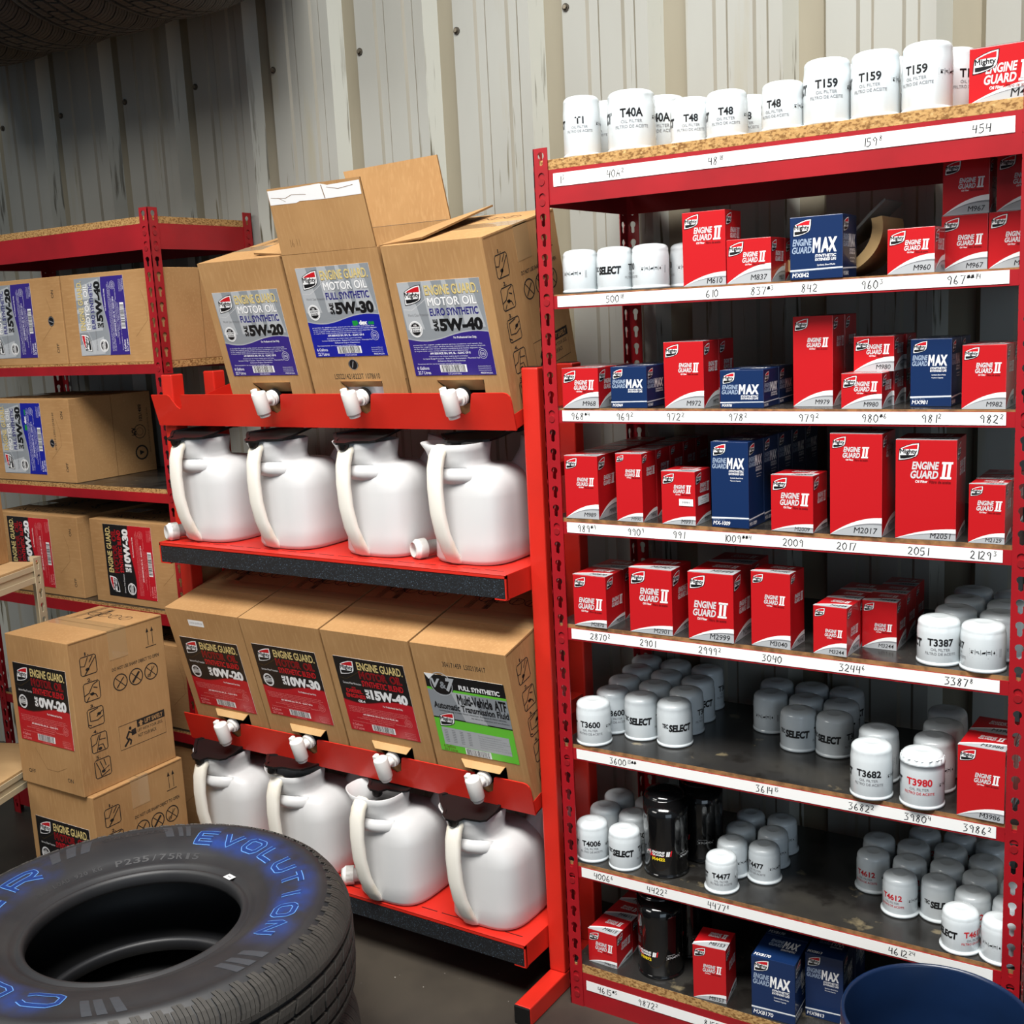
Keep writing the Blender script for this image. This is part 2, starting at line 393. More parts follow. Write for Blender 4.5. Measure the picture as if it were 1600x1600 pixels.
def icon_row(A, x, y, W, m, l=1, line=True):
    H = W*.2; t = W*.014
    A.line([(x,y),(x+W,y),(x+W,y+H),(x,y+H)], t, m, l, True)
    for k in (.22, .42, .62, .8): A.line([(x+k*W,y),(x+k*W,y+H)], t, m, l)
    A.poly([(x+.06*W,y+.2*H),(x+.15*W,y+.2*H),(x+.13*W,y+.5*H),(x+.07*W,y+.55*H)], m, l); A.rect(x+.06*W,y+.65*H,x+.17*W,y+.75*H,m,l)
    A.rect(x+.25*W,y+.6*H,x+.36*W,y+.7*H,m,l); A.rect(x+.25*W,y+.4*H,x+.36*W,y+.48*H,m,l); A.poly([(x+.34*W,y+.2*H),(x+.4*W,y+.3*H),(x+.34*W,y+.38*H)],m,l)
    A.poly([(x+.45*W,y+.25*H),(x+.58*W,y+.3*H),(x+.6*W,y+.7*H),(x+.48*W,y+.55*H)],m,l)
    A.rect(x+.65*W,y+.55*H,x+.76*W,y+.75*H,m,l); A.rect(x+.65*W,y+.3*H,x+.78*W,y+.36*H,m,l)
    A.poly([(x+.9*W,y+.82*H),(x+.94*W,y+.4*H),(x+.9*W,y+.2*H),(x+.86*W,y+.4*H)],m,l)
    if line:
        A.rect(x, y-.35*H, x+W, y-.3*H, PDG if m is PK else m, l); A.rect(x+.12*W, y-.6*H, x+.7*W, y-.56*H, PDG if m is PK else m, l)
        A.rect(x+W*1.12, y-.5*H, x+W*1.14, y+H*1.1, PDG if m is PK else m, l); A.rect(x+W*1.18, y-.5*H, x+W*1.20, y+H*1.1, PDG if m is PK else m, l)
    return A
# handwriting strokes, each digit in a box .6 wide and 1 high
HW = {'0':[[(.3,1),(.05,.7),(.05,.3),(.28,0),(.52,.25),(.55,.7),(.3,1)]], '1':[[(.3,1),(.3,0)]],
 '2':[[(.05,.8),(.25,1),(.5,.85),(.45,.55),(.05,.05),(.3,.08),(.58,.02)]], '3':[[(.05,.95),(.5,.98),(.25,.6),(.52,.4),(.45,.1),(.05,.02)]],
 '4':[[(.15,1),(.08,.45),(.55,.5)],[(.5,.95),(.48,0)]], '5':[[(.52,.98),(.12,.95),(.1,.55),(.45,.55),(.52,.2),(.3,0),(.03,.08)]],
 '6':[[(.35,1),(.1,.5),(.1,.15),(.35,0),(.52,.2),(.35,.42),(.1,.3)]], '7':[[(.03,.95),(.55,.98),(.25,0)]],
 '8':[[(.5,.85),(.3,1),(.12,.8),(.48,.35),(.35,0),(.1,.15),(.2,.45),(.5,.85)]], '9':[[(.5,.75),(.3,1),(.08,.75),(.25,.52),(.5,.75),(.45,0)]],
 'A':[[(.02,0),(.3,1),(.58,0)],[(.12,.4),(.48,.4)]], '#':[[(.0,.3),(.5,.35),(.0,.5),(.5,.55),(.05,.7),(.5,.75)],[(.1,.2),(.15,.85),(.3,.2),(.35,.85),(.5,.25)]]}
def hand(A, t, x, y, h, m, l=1, wd=.0018):
    for c in t:
        if c != ' ':
            for st in HW[c]: A.line([(x+a*h+b*h*.06+random.uniform(-.03,.03)*h, y+b*h+random.uniform(-.03,.03)*h) for a, b in st], wd*(2.2 if c == '#' else 1), m, l)
        x += h*(.42 if c == '1' else .74)
    return x
# ------------------------------------------------------------------ the room
m = MB(); m.box(-5, 5, -6, .6, -.08, 0, FLOORM)
tag(m.build('floor'), 'oil-stained dark concrete floor', None, None, 'structure')
def wall():
    m = MB(); prof = []          # (x, y, material of the strip that follows)
    rib0 = -1.133; p = .3003
    for k in range(-13, 12):
        x = rib0+k*p
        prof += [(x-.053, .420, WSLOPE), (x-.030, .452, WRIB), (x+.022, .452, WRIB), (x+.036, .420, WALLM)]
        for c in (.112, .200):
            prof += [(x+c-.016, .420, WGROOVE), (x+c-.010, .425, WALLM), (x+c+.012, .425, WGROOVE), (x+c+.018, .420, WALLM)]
    prof.sort(key=lambda q: q[0])
    n = len(prof); v = [(a, b, 0) for a, b, _ in prof]+[(a, b, 4.2) for a, b, _ in prof]
    for i in range(n-1): m.add([v[i], v[i+1], v[n+i+1], v[n+i]], [(0,1,2,3)], prof[i][2])
    x0, x1 = prof[0][0], prof[-1][0]
    m.box(x0, x1, .46, .5, 0, 4.2, WALLM)
    o = m.build('wall_back'); tag(o, 'off-white corrugated metal wall with scuffed ribs', None, None, 'structure')
    for row, (z, off) in enumerate(((2.165, 0), (1.03, .006), (3.2, 0))):
        for k in range(-8, 5):
            x = -.1856+k*p+off
            s = MB(); s.cyl((x, .4195, z), (x, .417, z), .0085, SCREWD, 16); s.cyl((x, .417, z), (x, .412, z), .0048, SCREW, 6, smooth=False)
            s.build('wall_screw', o)
    return o
wall()
m = MB(); m.box(-5, 5, .42, .6, 4.2, 4.3, mat('ceiling_paint', srgb(150, 150, 145), .7)); 
tag(m.build('trim_1'), 'eave strip along the top of the metal wall', None, None, 'structure')

# ------------------------------------------------------------------ boltless shelving uprights with keyhole slots
PITCH = .0381
def keyhole_r(t):
    """distance from the hole centre to the edge of a keyhole in direction t"""
    c, s = math.cos(t), math.sin(t); r = 0
    for k in range(1, 80):
        q = k*.00025; a, b = q*c, q*s
        if a*a+(b-.0045)**2 < .0072**2 or (abs(a) < .0042 and -.0105 < b < .0045) or (a*a+(b+.0105)**2 < .0042**2): r = q
    return max(r, .002)
AN = sorted([2*PI*k/20 for k in range(20)]+[math.atan2(s*PITCH/2, c*.016) % (2*PI) for s in (1, -1) for c in (1, -1)])
KH = [(keyhole_r(t)*math.cos(t), keyhole_r(t)*math.sin(t)) for t in AN]
def flange(m, mtl, o, eu, nrm, wd, H, th=.002):
    """flat perforated steel strip: origin o at the corner, eu along the width, z up, nrm the outer normal"""
    o = Vector(o); eu = Vector(eu); nrm = Vector(nrm); hc = wd*.54; n = len(AN)
    out = []
    for t in AN:
        c, s = math.cos(t), math.sin(t)
        lx = (wd-hc)/c if c > 1e-9 else (hc/-c if c < -1e-9 else 9); ly = PITCH/2/abs(s) if abs(s) > 1e-9 else 9
        q = min(lx, ly); out.append((q*c, q*s))
    nz = int((H-.004)//PITCH); z0 = H-nz*PITCH
    P = lambda a, b, d: o+eu*a+Vector((0,0,b))-nrm*d
    m.add([P(0,0,0), P(wd,0,0), P(wd,z0,0), P(0,z0,0), P(0,0,th), P(wd,0,th), P(wd,z0,th), P(0,z0,th)], [(0,1,2,3),(4,5,6,7)], mtl)
    for i in range(nz):
        zc = z0+(i+.5)*PITCH
        v = [P(hc+a, zc+b, 0) for a, b in out]+[P(hc+a, zc+b, 0) for a, b in KH]+[P(hc+a, zc+b, th) for a, b in KH]+[P(hc+a, zc+b, th) for a, b in out]
        f = []
        for k in range(n):
            k2 = (k+1) % n; f += [(k, k2, n+k2, n+k), (n+k, n+k2, 2*n+k2, 2*n+k), (2*n+k, 2*n+k2, 3*n+k2, 3*n+k)]
        m.add(v, f, mtl)
    m.add([P(0,0,0), P(0,H,0), P(0,H,th), P(0,0,th), P(wd,0,0), P(wd,H,0), P(wd,H,th), P(wd,0,th)], [(0,1,2,3),(4,5,6,7)], mtl)
    m.add([P(0,H,0), P(wd,H,0), P(wd,H,th), P(0,H,th)], [(0,1,2,3)], mtl)
    return z0, hc
def upright(parent, x, y, sx, sy, H, mtl, rivets=()):
    m = MB(); wd = .0318
    z0, hc = flange(m, mtl, (x, y, 0), (sx,0,0), (0,-sy,0), wd, H)
    flange(m, mtl, (x, y, 0), (0,sy,0), (-sx,0,0), wd, H)
    nz = int((H-.004)//PITCH)
    for z in rivets:     # beam rivets seated in the slots
        i = round((z-z0)/PITCH-.5); zc = z0+(i+.5)*PITCH-.006
        m.cyl((x+sx*hc, y+sy*.004, zc), (x+sx*hc, y-sy*.0012, zc), .0066, RIVET, 14)
        m.cyl((x+sx*.004, y+sy*hc, zc), (x-sx*.0012, y+sy*hc, zc), .0066, RIVET, 14)
    return m.build('upright', parent)
def strip(parent, x0, x1, z0, z1, y, texts, h=.0135):
    A = Art(); A.rect(0, 0, x1-x0, z1-z0, WHITE, 1)
    for t, x, sup in texts:
        e = hand(A, t, x-x0, (z1-z0-h)*.42, h, INK, 2)
        if sup: hand(A, sup, e+.001, (z1-z0-h)*.42+h*.50, h*.6, INK, 2, .0013)
    m = MB(); m.box(x0, x1, y, y+.0004, z0, z1, WHITE); A.onto(m, face_fn((x0, y, z0), (1,0,0), (0,0,1)), .00008)
    o = m.build('label_strip', parent); o['label'] = 'white label strip with handwritten stock numbers'; return o
def rack(name, label, x0, x1, y0, y1, H, mtl, shelves, side_beams, rv, sl=None):
    """shelves: (beam z0, beam z1, board z0, board z1, board material)"""
    r = tag(empty(name, ((x0+x1)/2, (y0+y1)/2, 0)), label, 'shelving rack')
    def P(o): o.matrix_parent_inverse = Matrix.Translation(r.location).inverted(); return o
    for (x, y, sx, sy) in ((x0,y0,1,1),(x1,y0,-1,1),(x0,y1,1,-1),(x1,y1,-1,-1)): P(upright(r, x, y, sx, sy, H, mtl, rv))
    for (a, b, c, d, bm) in shelves:
        for y, s in ((y0+.0022, 1), (y1-.0022, -1)):
            m = MB(); ya, yb = sorted((y, y+s*.0022)); m.box(x0+.003, x1-.003, ya, yb, a, b, mtl)
            ya, yb = sorted((y+s*.0022, y+s*.018)); zl = c-.0018; m.box(x0+.004, x1-.004, ya, yb, zl, c-.0002, mtl)
            P(m.build('beam', r))
        ys = y0+(.0046 if d-c < .012 or b > c else .0028); m = MB(); m.cbox(x0+.0045, x1-.0045, ys, y1-.0046, c, d, bm[0], .0008)
        if bm[1]:   # particle-board body under the worn dark face
            m.box(x0+.0045, x1-.0045, ys-.0003, ys+.0004, c+.0003, d-.0002, OSBE if d-c < .012 else OSB)
        P(m.build('shelf_board', r))
    for (a, b) in side_beams:
        for x, s in ((x0+.0022, 1), (x1-.0022, -1)):
            m = MB(); xa, xb = sorted((x, x+s*.0022)); m.box(xa, xb, y0+.004, y1-.004, a, b, mtl); P(m.build('side_beam', r))
    return r, P
FX0, FX1, FD = -.0346, .8720, .385
SZ = {1:1.781, 2:1.527, 3:1.305, 4:1.084, 5:.862, 6:.602, 7:.336, 8:.100}
BT = {2:1.524, 3:1.301, 4:1.076, 5:.854, 6:.594, 7:.328}
sh = [(1.697, 1.762, 1.762, 1.781, (OSB, False))]
for k in range(2, 8): sh.append((BT[k]-.025, BT[k], SZ[k]-.010, SZ[k], (SHELF, True)))
sh.append((.0, .0805, .0805, .100, (SHELF, True)))
fr, FP = rack('shelving_rack', 'dark red boltless rack at right stocked with oil filters, handwritten white strips on its beams', FX0, FX1, 0, FD, 1.804, RED, sh,
              [(1.697, 1.760), (.02, .08)], [1.745, 1.71, 1.512, 1.289, 1.064, .842, .582, .316, .06, .03])
st = {1:[('1',.021,'3'),('40A',.123,'2'),('48',.325,'18'),('159',.597,'8'),('454',.766,'')],
 2:[('500',.112,'18'),('610',.316,''),('837',.401,'#3'),('842',.492,''),('960',.595,'3'),('967',.732,'##14')],
 3:[('968',.026,'#4'),('969',.126,'2'),('972',.232,'2'),('978',.355,'2'),('979',.486,'2'),('980',.596,'#6'),('981',.695,'2'),('982',.786,'2')],
 4:[('989',.03,'#9'),('990',.142,'9'),('991',.239,''),('1009',.342,'##4'),('2009',.455,''),('2017',.553,''),('2051',.675,''),('2129',.775,'3')],
 5:[('2870',.049,'2'),('2901',.161,''),('2999',.286,'2'),('3040',.413,''),('3244',.557,'6'),('3387',.738,'8')],
 6:[('3600',.083,'13##'),('3614',.397,'15'),('3682',.574,'2'),('3980',.673,'4'),('3986',.772,'2')],
 7:[('4006',.035,'6'),('4422',.159,'2'),('4477',.293,'8'),('4612',.647,'24')],
 8:[('4615',.033,'#5'),('9872',.13,'2'),('8153',.279,''),('8170',.40,'')]}
for k, t in st.items():
    z0, z1 = {1:(1.730, 1.7545), 8:(.042, .064)}.get(k, (BT.get(k, 0)-.0215, BT.get(k, 0)-.0005))
    FP(strip(fr, .006 if k > 1 else .008, .826 if k > 1 else .829, z0, z1, .0012, t))

lr, LP = rack('shelving_rack', 'dark red boltless rack in the left corner, loaded with oil boxes laid on their sides', -2.12, -1.2055, .05, .41, 1.8045, RED,
     [(1.7015, 1.7655, 1.7655, 1.7835, (OSB, False)), (1.387, 1.412, 1.3995, 1.4175, (OSB, False)), (1.045, 1.0705, 1.0645, 1.0825, (SHELF, True)),
      (.704, .736, .7265, .7445, (SHELF, True)), (.373, .3995, .3875, .4055, (SHELF, True)), (.03, .095, .095, .113, (SHELF, True))],
     [(1.7015, 1.7655), (.03, .095)], [1.745, 1.71, 1.40, 1.055, .72, .387, .06])

# ------------------------------------------------------------------ oil dispensing stand (orange red)
TILT = R(13.6); TE = Vector((0, math.cos(TILT), math.sin(TILT))); TZ = Vector((0, -math.sin(TILT), math.cos(TILT)))
stand = tag(empty('dispensing_stand', (-.63, .1, 0)), 'orange red steel oil stand with two tilted box trays and two jug platforms', 'stand')
def SP(o): o.matrix_parent_inverse = Matrix.Translation(stand.location).inverted(); return o
for x in (-1.195, -.105):
    for y in (.03, .172):
        m = MB(); m.cbox(x, x+.04, y, y+.04, .043 if y < .1 else .043, 1.385, ORANGE, .0035)
        m.box(x+.004, x+.036, y+.004, y+.036, 1.383, 1.3862, BLKP)
        SP(m.build('post', stand))
    m = MB(); yf = -.118 if x > -1 else -.05; m.cbox(x, x+.04, yf, .40, .0, .043, ORANGE, .003)
    f = SP(m.build('foot', stand)); c = MB(); c.cbox(x+.001, x+.039, yf-.0035, yf+.018, .001, .042, BLKP, .002); c = c.build('end_cap', f); c['label'] = 'black plastic end cap'
    for z in (1.15, .62):
        m = MB(); m.box(x+.006, x+.034, .0695, .1725, z, z+.03, ORANGE); SP(m.build('side_rail', stand))
for z in (.80, .06):
    m = MB(); m.box(-1.156, -.104, .176, .206, z, z+.03, ORANGE); SP(m.build('rear_rail', stand))
def tray(z0, taps, notch):
    m = MB(); o = Vector((0, .0165, z0-.004)); X0, X1 = -1.196, -.1115
    def pt(x, u, q, d=0): return Vector((x, 0, 0))+o+TE*(u+d)+TZ*q
    # front lip outline along x (q up), with the cut at its left end and a notch at each tap
    h = .077; top = []
    if notch:
        top += [(X0, h)]+[(X0+.058, h)]+[(X0+.066, h-.004), (X0+.073, h-.016), (X0+.082, h-.030), (X0+.092, h-.037), (X0+.101, h-.034), (X0+.104, h-.02), (X0+.106, h-.003), (X0+.110, h)]
    else: top += [(X0, h*.97)]
    for t in taps:
        top += [(t-.026, h), (t-.024, h-.012), (t-.016, h-.040), (t, h-.048), (t+.016, h-.040), (t+.024, h-.012), (t+.027, h-.002), (t+.031, h)]
    top += [(X1-.016, h), (X1-.008, h-.002), (X1-.002, h-.008), (X1, h-.018)]
    n = len(top); v = []
    for d in (0, .003):
        v += [pt(x, -.004+d, q) for x, q in top]+[pt(x, -.004+d, -.004) for x, q in top]
    f = []
    for i in range(n-1):
        f += [(n+i, n+i+1, i+1, i), (2*n+i, 2*n+i+1, 3*n+i+1, 3*n+i), (i, i+1, 2*n+i+1, 2*n+i), (n+i+1, n+i, 3*n+i, 3*n+i+1)]
    f += [(0, n, 3*n, 2*n), (n-1, 2*n-1, 4*n-1, 3*n-1)]
    m.add(v, f, ORANGE)
    xa, xb = -1.1525, -.1115      # floor and the two side plates
    def slab(x0, x1, u0, u1, q0, q1):
        v = [pt(x, u, q) for q in (q0, q1) for x, u in ((x0,u0),(x1,u0),(x1,u1),(x0,u1))]
        m.add(v, [(0,3,2,1),(4,5,6,7),(0,1,5,4),(1,2,6,5),(2,3,7,6),(3,0,4,7)], ORANGE)
    slab(xa, xb, 0, .30, -.004, -.0012)
    slab(xa-.0005, xa+.0015, 0, .30, -.004, .034); slab(xb-.0015, xb, -.002, .30, -.004, .030)
    slab(xa, xb, .297, .30, -.004, .03)
    o_ = SP(m.build('box_tray', stand))
UX = (-.912, -.645, -.368); LX = (-1.150, -.886, -.623, -.362)
UW = (.258, .268, .252); LW = (.260, .257, .255, .2485)
UZ = 1.2665; LZ = .4245
tray(UZ, [x+w*.53 for x, w in zip(UX, UW)], True)
tray(LZ, [x+w*.53 for x, w in zip(LX, LW)], False)
def platform(z):
    m = MB(); x0, x1, y0, y1 = -1.1535, -.1065, -.063, .24
    m.cbox(x0, x1, y0, y1, z-.003, z, ORANGE, .001)
    for x in (x0, x1-.003): m.box(x, x+.003, y0, y1, z-.052, z-.002, ORANGE)
    m.box(x0, x1, y0+.004, y0+.007, z-.05, z-.002, ORANGE); m.box(x0, x1, y0, y0+.006, z-.008, z-.001, ORANGE)
    m.box(x0, x0+.035, y0+.001, y0+.012, z-.054, z-.051, ORANGE); m.box(x1-.03, x1, y0+.001, y0+.012, z-.054, z-.051, ORANGE)
    for k in range(17): xx = x0+.05+k*.058; m.box(xx, xx+.045, y0+.028, y0+.0305, z-.0002, z+.0003, BLKP)
    p = SP(m.build('jug_platform', stand))
    g = MB(); g.box(x0+.004, x1-.004, y0+.0005, y0+.0042, z-.050, z-.010, STRIP); g = g.build('grip_strip', p); g['label'] = 'black speckled grip strip'
PZ1, PZ2 = .970, .148
platform(PZ1); platform(PZ2)

# ------------------------------------------------------------------ beige rack at the left edge
yaw = math.atan2(-.1549, .0579)      # direction its visible side runs in, away from the rear upright
br = tag(empty('shelving_rack', (-1.5, -.165, 0)), 'beige boltless rack at the left edge with wooden shelves', 'shelving rack')
br.rotation_euler = (0, 0, yaw)
def BP(o): return o
def bbox(name, x0, x1, y0, y1, z0, z1, mt): m = MB(); m.cbox(x0, x1, y0, y1, z0, z1, mt, .0015); o = m.build(name, br); return o
# local x runs along the rack towards the viewer, local y points out of it towards the room
LN, DP = .62, .46
for x in (0, LN):
    for y, sy in ((0, -1), (-DP, 1)):
        m = MB(); sx = 1 if x == 0 else -1
        flange(m, BEIGE, (x, y, 0), (sx,0,0), (0,-sy,0), .033, .93); flange(m, BEIGE, (x, y, 0), (0,sy,0), (-sx,0,0), .033, .93)
        m.build('upright', br)
for zt in (.909, .402):
    for y, s in ((-.0025, -1), (-DP+.0025, 1)):
        m = MB(); ya, yb = sorted((y, y+s*.003)); m.box(.003, LN-.003, ya, yb, zt-.013, zt, BEIGE); m.box(.003, LN-.003, ya, yb, zt-.045, zt-.030, BEIGE)
        yc, yd = sorted((y+s*.003, y+s*.013)); m.box(.003, LN-.003, yc, yd, zt-.031, zt-.012, BEIGE); m.build('beam', br)
    m = MB(); m.cbox(.0045, LN-.0045, -DP+.0065, -.0065, zt-.004, zt+.006, PLY, .0008); m.build('shelf_board', br)
for zt in (.909, .402):
    for x, s in ((.0025, 1), (LN-.0025, -1)):
        m = MB(); xa, xb = sorted((x, x+s*.003)); m.box(xa, xb, -DP+.006, -.006, zt-.045, zt-.004, BEIGE); m.build('side_beam', br)
# ------------------------------------------------------------------ bag-in-box motor oil cartons
BW, BD, BH = .252, .285, .388
def oil_label(kind, grade, sub):
    w, h = .206, .200; A = Art()
    X = lambda u: u*w; Y = lambda v: v*h
    red = kind == 'red'
    A.rect(0, 0, w, h, LBB if red else LBS, 1)
    if not red:
        for a, b in ((.0,.14),(.3,.42),(.55,.6),(.72,.88)): A.poly([(X(a),h),(X(b),h),(X(b+.10),Y(.50)),(X(a+.02),Y(.50))], LBS2, 2)
    low = {'red': LBR, 'blue': LBBL, 'violet': LBP}[kind]
    us = [k/24 for k in range(25)]
    wave = lambda u: (.40 if not red else .42)+(-.03*math.sin(PI*min(1, u/.45)) if u < .45 else .062*math.sin((u-.45)/.55*PI*.72))
    A.poly([(X(u), Y(wave(u)+.012)) for u in us]+[(w, 0), (0, 0)], PG if not red else PDR, 3)
    A.poly([(X(u), Y(wave(u))) for u in us]+[(w, 0), (0, 0)], low, 4)
    logo(A, X(.06), Y(.765), X(.215), 4)
    A.line([(X(.02), Y(.72)), (X(.12), Y(.705)), (X(.26), Y(.78)), (X(.4), Y(.87))], .0006, PW if not red else GOLDD, 3)
    A.text('ENGINE GUARD.', X(.325), Y(.848), X(.965), Y(.955), GOLDD, 4, .03); A.text('ENGINE GUARD.', X(.325)+.0006, Y(.852), X(.965)+.0002, Y(.955)+.0002, GOLD, 5, .02)
    A.text('MOTOR OIL', X(.33), Y(.735), X(.93), Y(.835), PDG if not red else PR, 4, .045)
    A.text('MOTOR OIL', X(.335), Y(.74), X(.925), Y(.83), PW if not red else PDR, 5, .022)
    A.text(sub, X(.34), Y(.635), X(.925), Y(.715), LBN if not red else PR, 4, .028)
    A.text('SAE', X(.355), Y(.475), X(.415), Y(.60), PK if not red else PW, 4, .05, rot=90)
    A.text(grade, X(.43), Y(.47), X(.95), Y(.605), PK if not red else PW, 4, .06)
    A.text('Extreme Wear Protection' if red else 'World Class Protection', X(.06), Y(.64), X(.32), Y(.668), PW if red else PDG, 4, .0)
    if grade == '15W-40':
        A.text('FOR', X(.17), Y(.585), X(.23), Y(.605), PR, 5, .03)
        A.text('DIESEL', X(.08), Y(.525), X(.32), Y(.575), PR, 5, .04); A.text('ENGINES', X(.06), Y(.455), X(.34), Y(.51), PR, 5, .04); A.text('CK-4', X(.22), Y(.405), X(.32), Y(.44), PW, 5, .05)
    else:
        cx, cy = X(.125), Y(.505); A.disc(cx, cy, X(.082), Y(.088), PW, 5); A.ring(cx, cy, X(.07), .0007, PDG, 6); A.disc(cx, cy, X(.062), Y(.066), PK, 6)
        A.rect(cx-X(.062), cy-Y(.03), cx+X(.062), cy+Y(.026), PW, 7); A.text('GASOLINE', cx-X(.056), cy+Y(.001), cx+X(.056), cy+Y(.021), PK, 8, .03); A.text('ENGINES', cx-X(.05), cy-Y(.026), cx+X(.05), cy-Y(.006), PK, 8, .03)
        A.text('FOR', cx-X(.02), cy+Y(.032), cx+X(.02), cy+Y(.05), PW, 8, .03)
    if kind == 'blue':
        A.poly([(X(.62),Y(.395)),(X(.69),Y(.395)),(X(.70),Y(.355)),(X(.65),Y(.335)),(X(.62),Y(.345))], LBGT, 6)
        A.text('dex', X(.71), Y(.345), X(.82), Y(.395), PW, 6, .06); A.text('os', X(.83), Y(.345), X(.91), Y(.38), LBGT, 6, .05)
    else: A.text('For Professional Use Only.', X(.57), Y(.385), X(.85), Y(.415), PW, 6, .02)
    fine = PW if not red else mat('label_pink', srgb(226, 150, 150), .4)
    for k, (a, b) in enumerate(((.05,.9),(.05,.93),(.05,.88),(.05,.72))):
        y = .335-k*.022; A.text('protection for engines under severe service conditions and resists deposits wear'[k*4:k*4+70], X(a), Y(y-.011), X(b), Y(y+.005), fine, 5)
    A.text('API SERVICE SN, SM, SL - ILSAC GF-5' if grade != '15W-40' else 'API SERVICE CK-4, CJ-4, CI-4 PLUS, SN', X(.24), Y(.225), X(.74), Y(.25), PW, 5, .03)
    A.text('Continuous use cleans engine parts and helps', X(.22), Y(.198), X(.7), Y(.213), fine, 5)
    A.text('Increases Sludge Protection   Reduces Oil Consumption   Maximizes Fuel', X(.14), Y(.172), X(.84), Y(.19), fine, 5)
    A.text('Enhances Engine Cleanliness', X(.32), Y(.146), X(.66), Y(.164), fine, 5)
    A.text('Recommended for use in passenger cars and light trucks', X(.06), Y(.118), X(.6), Y(.134), fine, 5)
    A.text('6 Gallons', X(.04), Y(.065), X(.19), Y(.10), fine, 5, .01); A.text('22.7 Litres', X(.04), Y(.015), X(.2), Y(.05), fine, 5, .01)
    A.rect(X(.33), Y(.035), X(.66), Y(.115), PW, 5)
    r2 = random.Random(3); x = .345
    while x < .64: d = r2.choice((.004, .006, .009)); A.rect(X(x), Y(.038), X(x+d), Y(.112), PK, 6); x += d+r2.choice((.004, .006, .008))
    A.text('5 5 2 4 0 0 0 0 6', X(.42), Y(.008), X(.58), Y(.026), fine, 5)
    A.ring(X(.885), Y(.225), X(.05), .0006, fine, 5); A.ring(X(.885), Y(.225), X(.032), .0006, fine, 5); A.text('OIL', X(.862), Y(.213), X(.908), Y(.237), fine, 5)
    for k in range(3): A.text('Distributed by Norcross', X(.8), Y(.085-k*.022), X(.95), Y(.098-k*.022), fine, 5)
    A.text('MADE IN U.S.A.', X(.82), Y(.012), X(.96), Y(.03), fine, 5, .01)
    return A
def atf_label():
    w, h = .208, .200; A = Art(); X = lambda u: u*w; Y = lambda v: v*h
    A.rect(0, 0, w, h, LBG, 1); A.rect(0, Y(.44), w, Y(.80), LBS, 2)
    A.poly([(X(.3),Y(.80)),(X(.55),Y(.80)),(X(.7),Y(.44)),(X(.42),Y(.44))], LBS2, 3)
    A.rect(0, Y(.83), w, h, LBB, 2); A.rect(0, Y(.435), w, Y(.45), LBB, 3)
    A.disc(X(.2), Y(.88), X(.16), Y(.125), LBB, 3); A.ring(X(.2), Y(.885), X(.14), .002, LBS2, 4)
    A.text('V', X(.07), Y(.83), X(.19), Y(.95), LBS2, 5, .04, .2); A.text('&', X(.18), Y(.83), X(.26), Y(.92), LBS, 5, .03); A.text('7', X(.25), Y(.80), X(.38), Y(.975), LBS2, 6, .05, .2)
    A.text('FULL SYNTHETIC', X(.42), Y(.845), X(.93), Y(.905), PW, 4, .04)
    A.text('Multi-Vehicle ATF', X(.37), Y(.655), X(.98), Y(.785), PK, 5, .035); A.text('Automatic Transmission Fluid', X(.04), Y(.565), X(.99), Y(.65), PK, 5, .03)
    A.text('Suitable for use in most North American, European & Asian vehicles.', X(.1), Y(.525), X(.95), Y(.552), PK, 5)
    A.text('See below for application and specifications.', X(.5), Y(.49), X(.98), Y(.51), PK, 5)
    logo(A, X(.07), Y(.34), X(.2), 5)
    A.rect(X(.07), Y(.09), X(.93), Y(.32), PG, 3)
    for c in range(4):
        for k in range(8): A.rect(X(.1+c*.1), Y(.285-k*.022), X(.145+c*.1), Y(.293-k*.022), PDG, 4)
    for k in range(6): A.text('This fluid is recommended for use where', X(.54), Y(.275-k*.03), X(.54+.3+.05*(k % 3)), Y(.29-k*.03), PDG, 4)
    A.text('6 Gallons', X(.05), Y(.05), X(.2), Y(.085), PDR, 4); A.text('22.7 Litres', X(.05), Y(.01), X(.22), Y(.04), PDR, 4)
    A.rect(X(.33), Y(.0), X(.66), Y(.085), PW, 4); x = .345; r2 = random.Random(5)
    while x < .64: d = r2.choice((.004, .006, .009)); A.rect(X(x), Y(.004), X(x+d), Y(.08), PK, 5); x += d+r2.choice((.004, .006, .008))
    A.poly([(0,h),(X(.13),h),(X(.05),Y(.93))], PW, 7)          # lifted corner
    return A
def picto(k):
    A = Art(); s = .046
    c = .004; A.line([(c,0),(s-c,0),(s,c),(s,s-c),(s-c,s),(c,s),(0,s-c),(0,c)], .0024, CP, 1, True)
    P = {1:[[(0,.55),(.25,.5),(.5,.95)],[(.2,0),(.95,.85)],[(.55,.65),(.8,.95)],[(.3,.1),(.5,.3)]],
         2:[[(0,.35),(.3,.45),(.6,.85),(.9,.95)],[(.35,.4),(.7,.3),(.8,.1)],[(.1,.0),(.3,.25)],[(.6,.7),(.85,.6)]],
         3:[[(.15,.85),(.15,.35),(.6,.3),(.95,.45)],[(.15,.85),(.7,.95)],[(0,.2),(.2,.1)],[(.55,.5),(.95,.75)]],
         4:[[(0,.4),(.3,.5),(.5,.9)],[(.3,.05),(.4,.35),(.7,.35),(.8,.05)],[(.4,.35),(.5,.65),(.9,.6)],[(.5,.65),(.6,.95)]],
         5:[[(.1,.9),(.3,.4),(.35,.05)],[(.35,.9),(.55,.35),(.9,.5)],[(.6,.95),(.7,.55)],[(.35,.05),(.9,.25)]]}[k]
    for st in P: A.line([(a*s, b*s) for a, b in st], .0024, CP, 2)
    q = {1:(.42,.3),2:(.5,.35),3:(.72,.62),4:(.5,.15),5:(.5,.3)}[k]
    A.disc(q[0]*s, q[1]*s, .006, .004, CP, 2, 8)
    return A
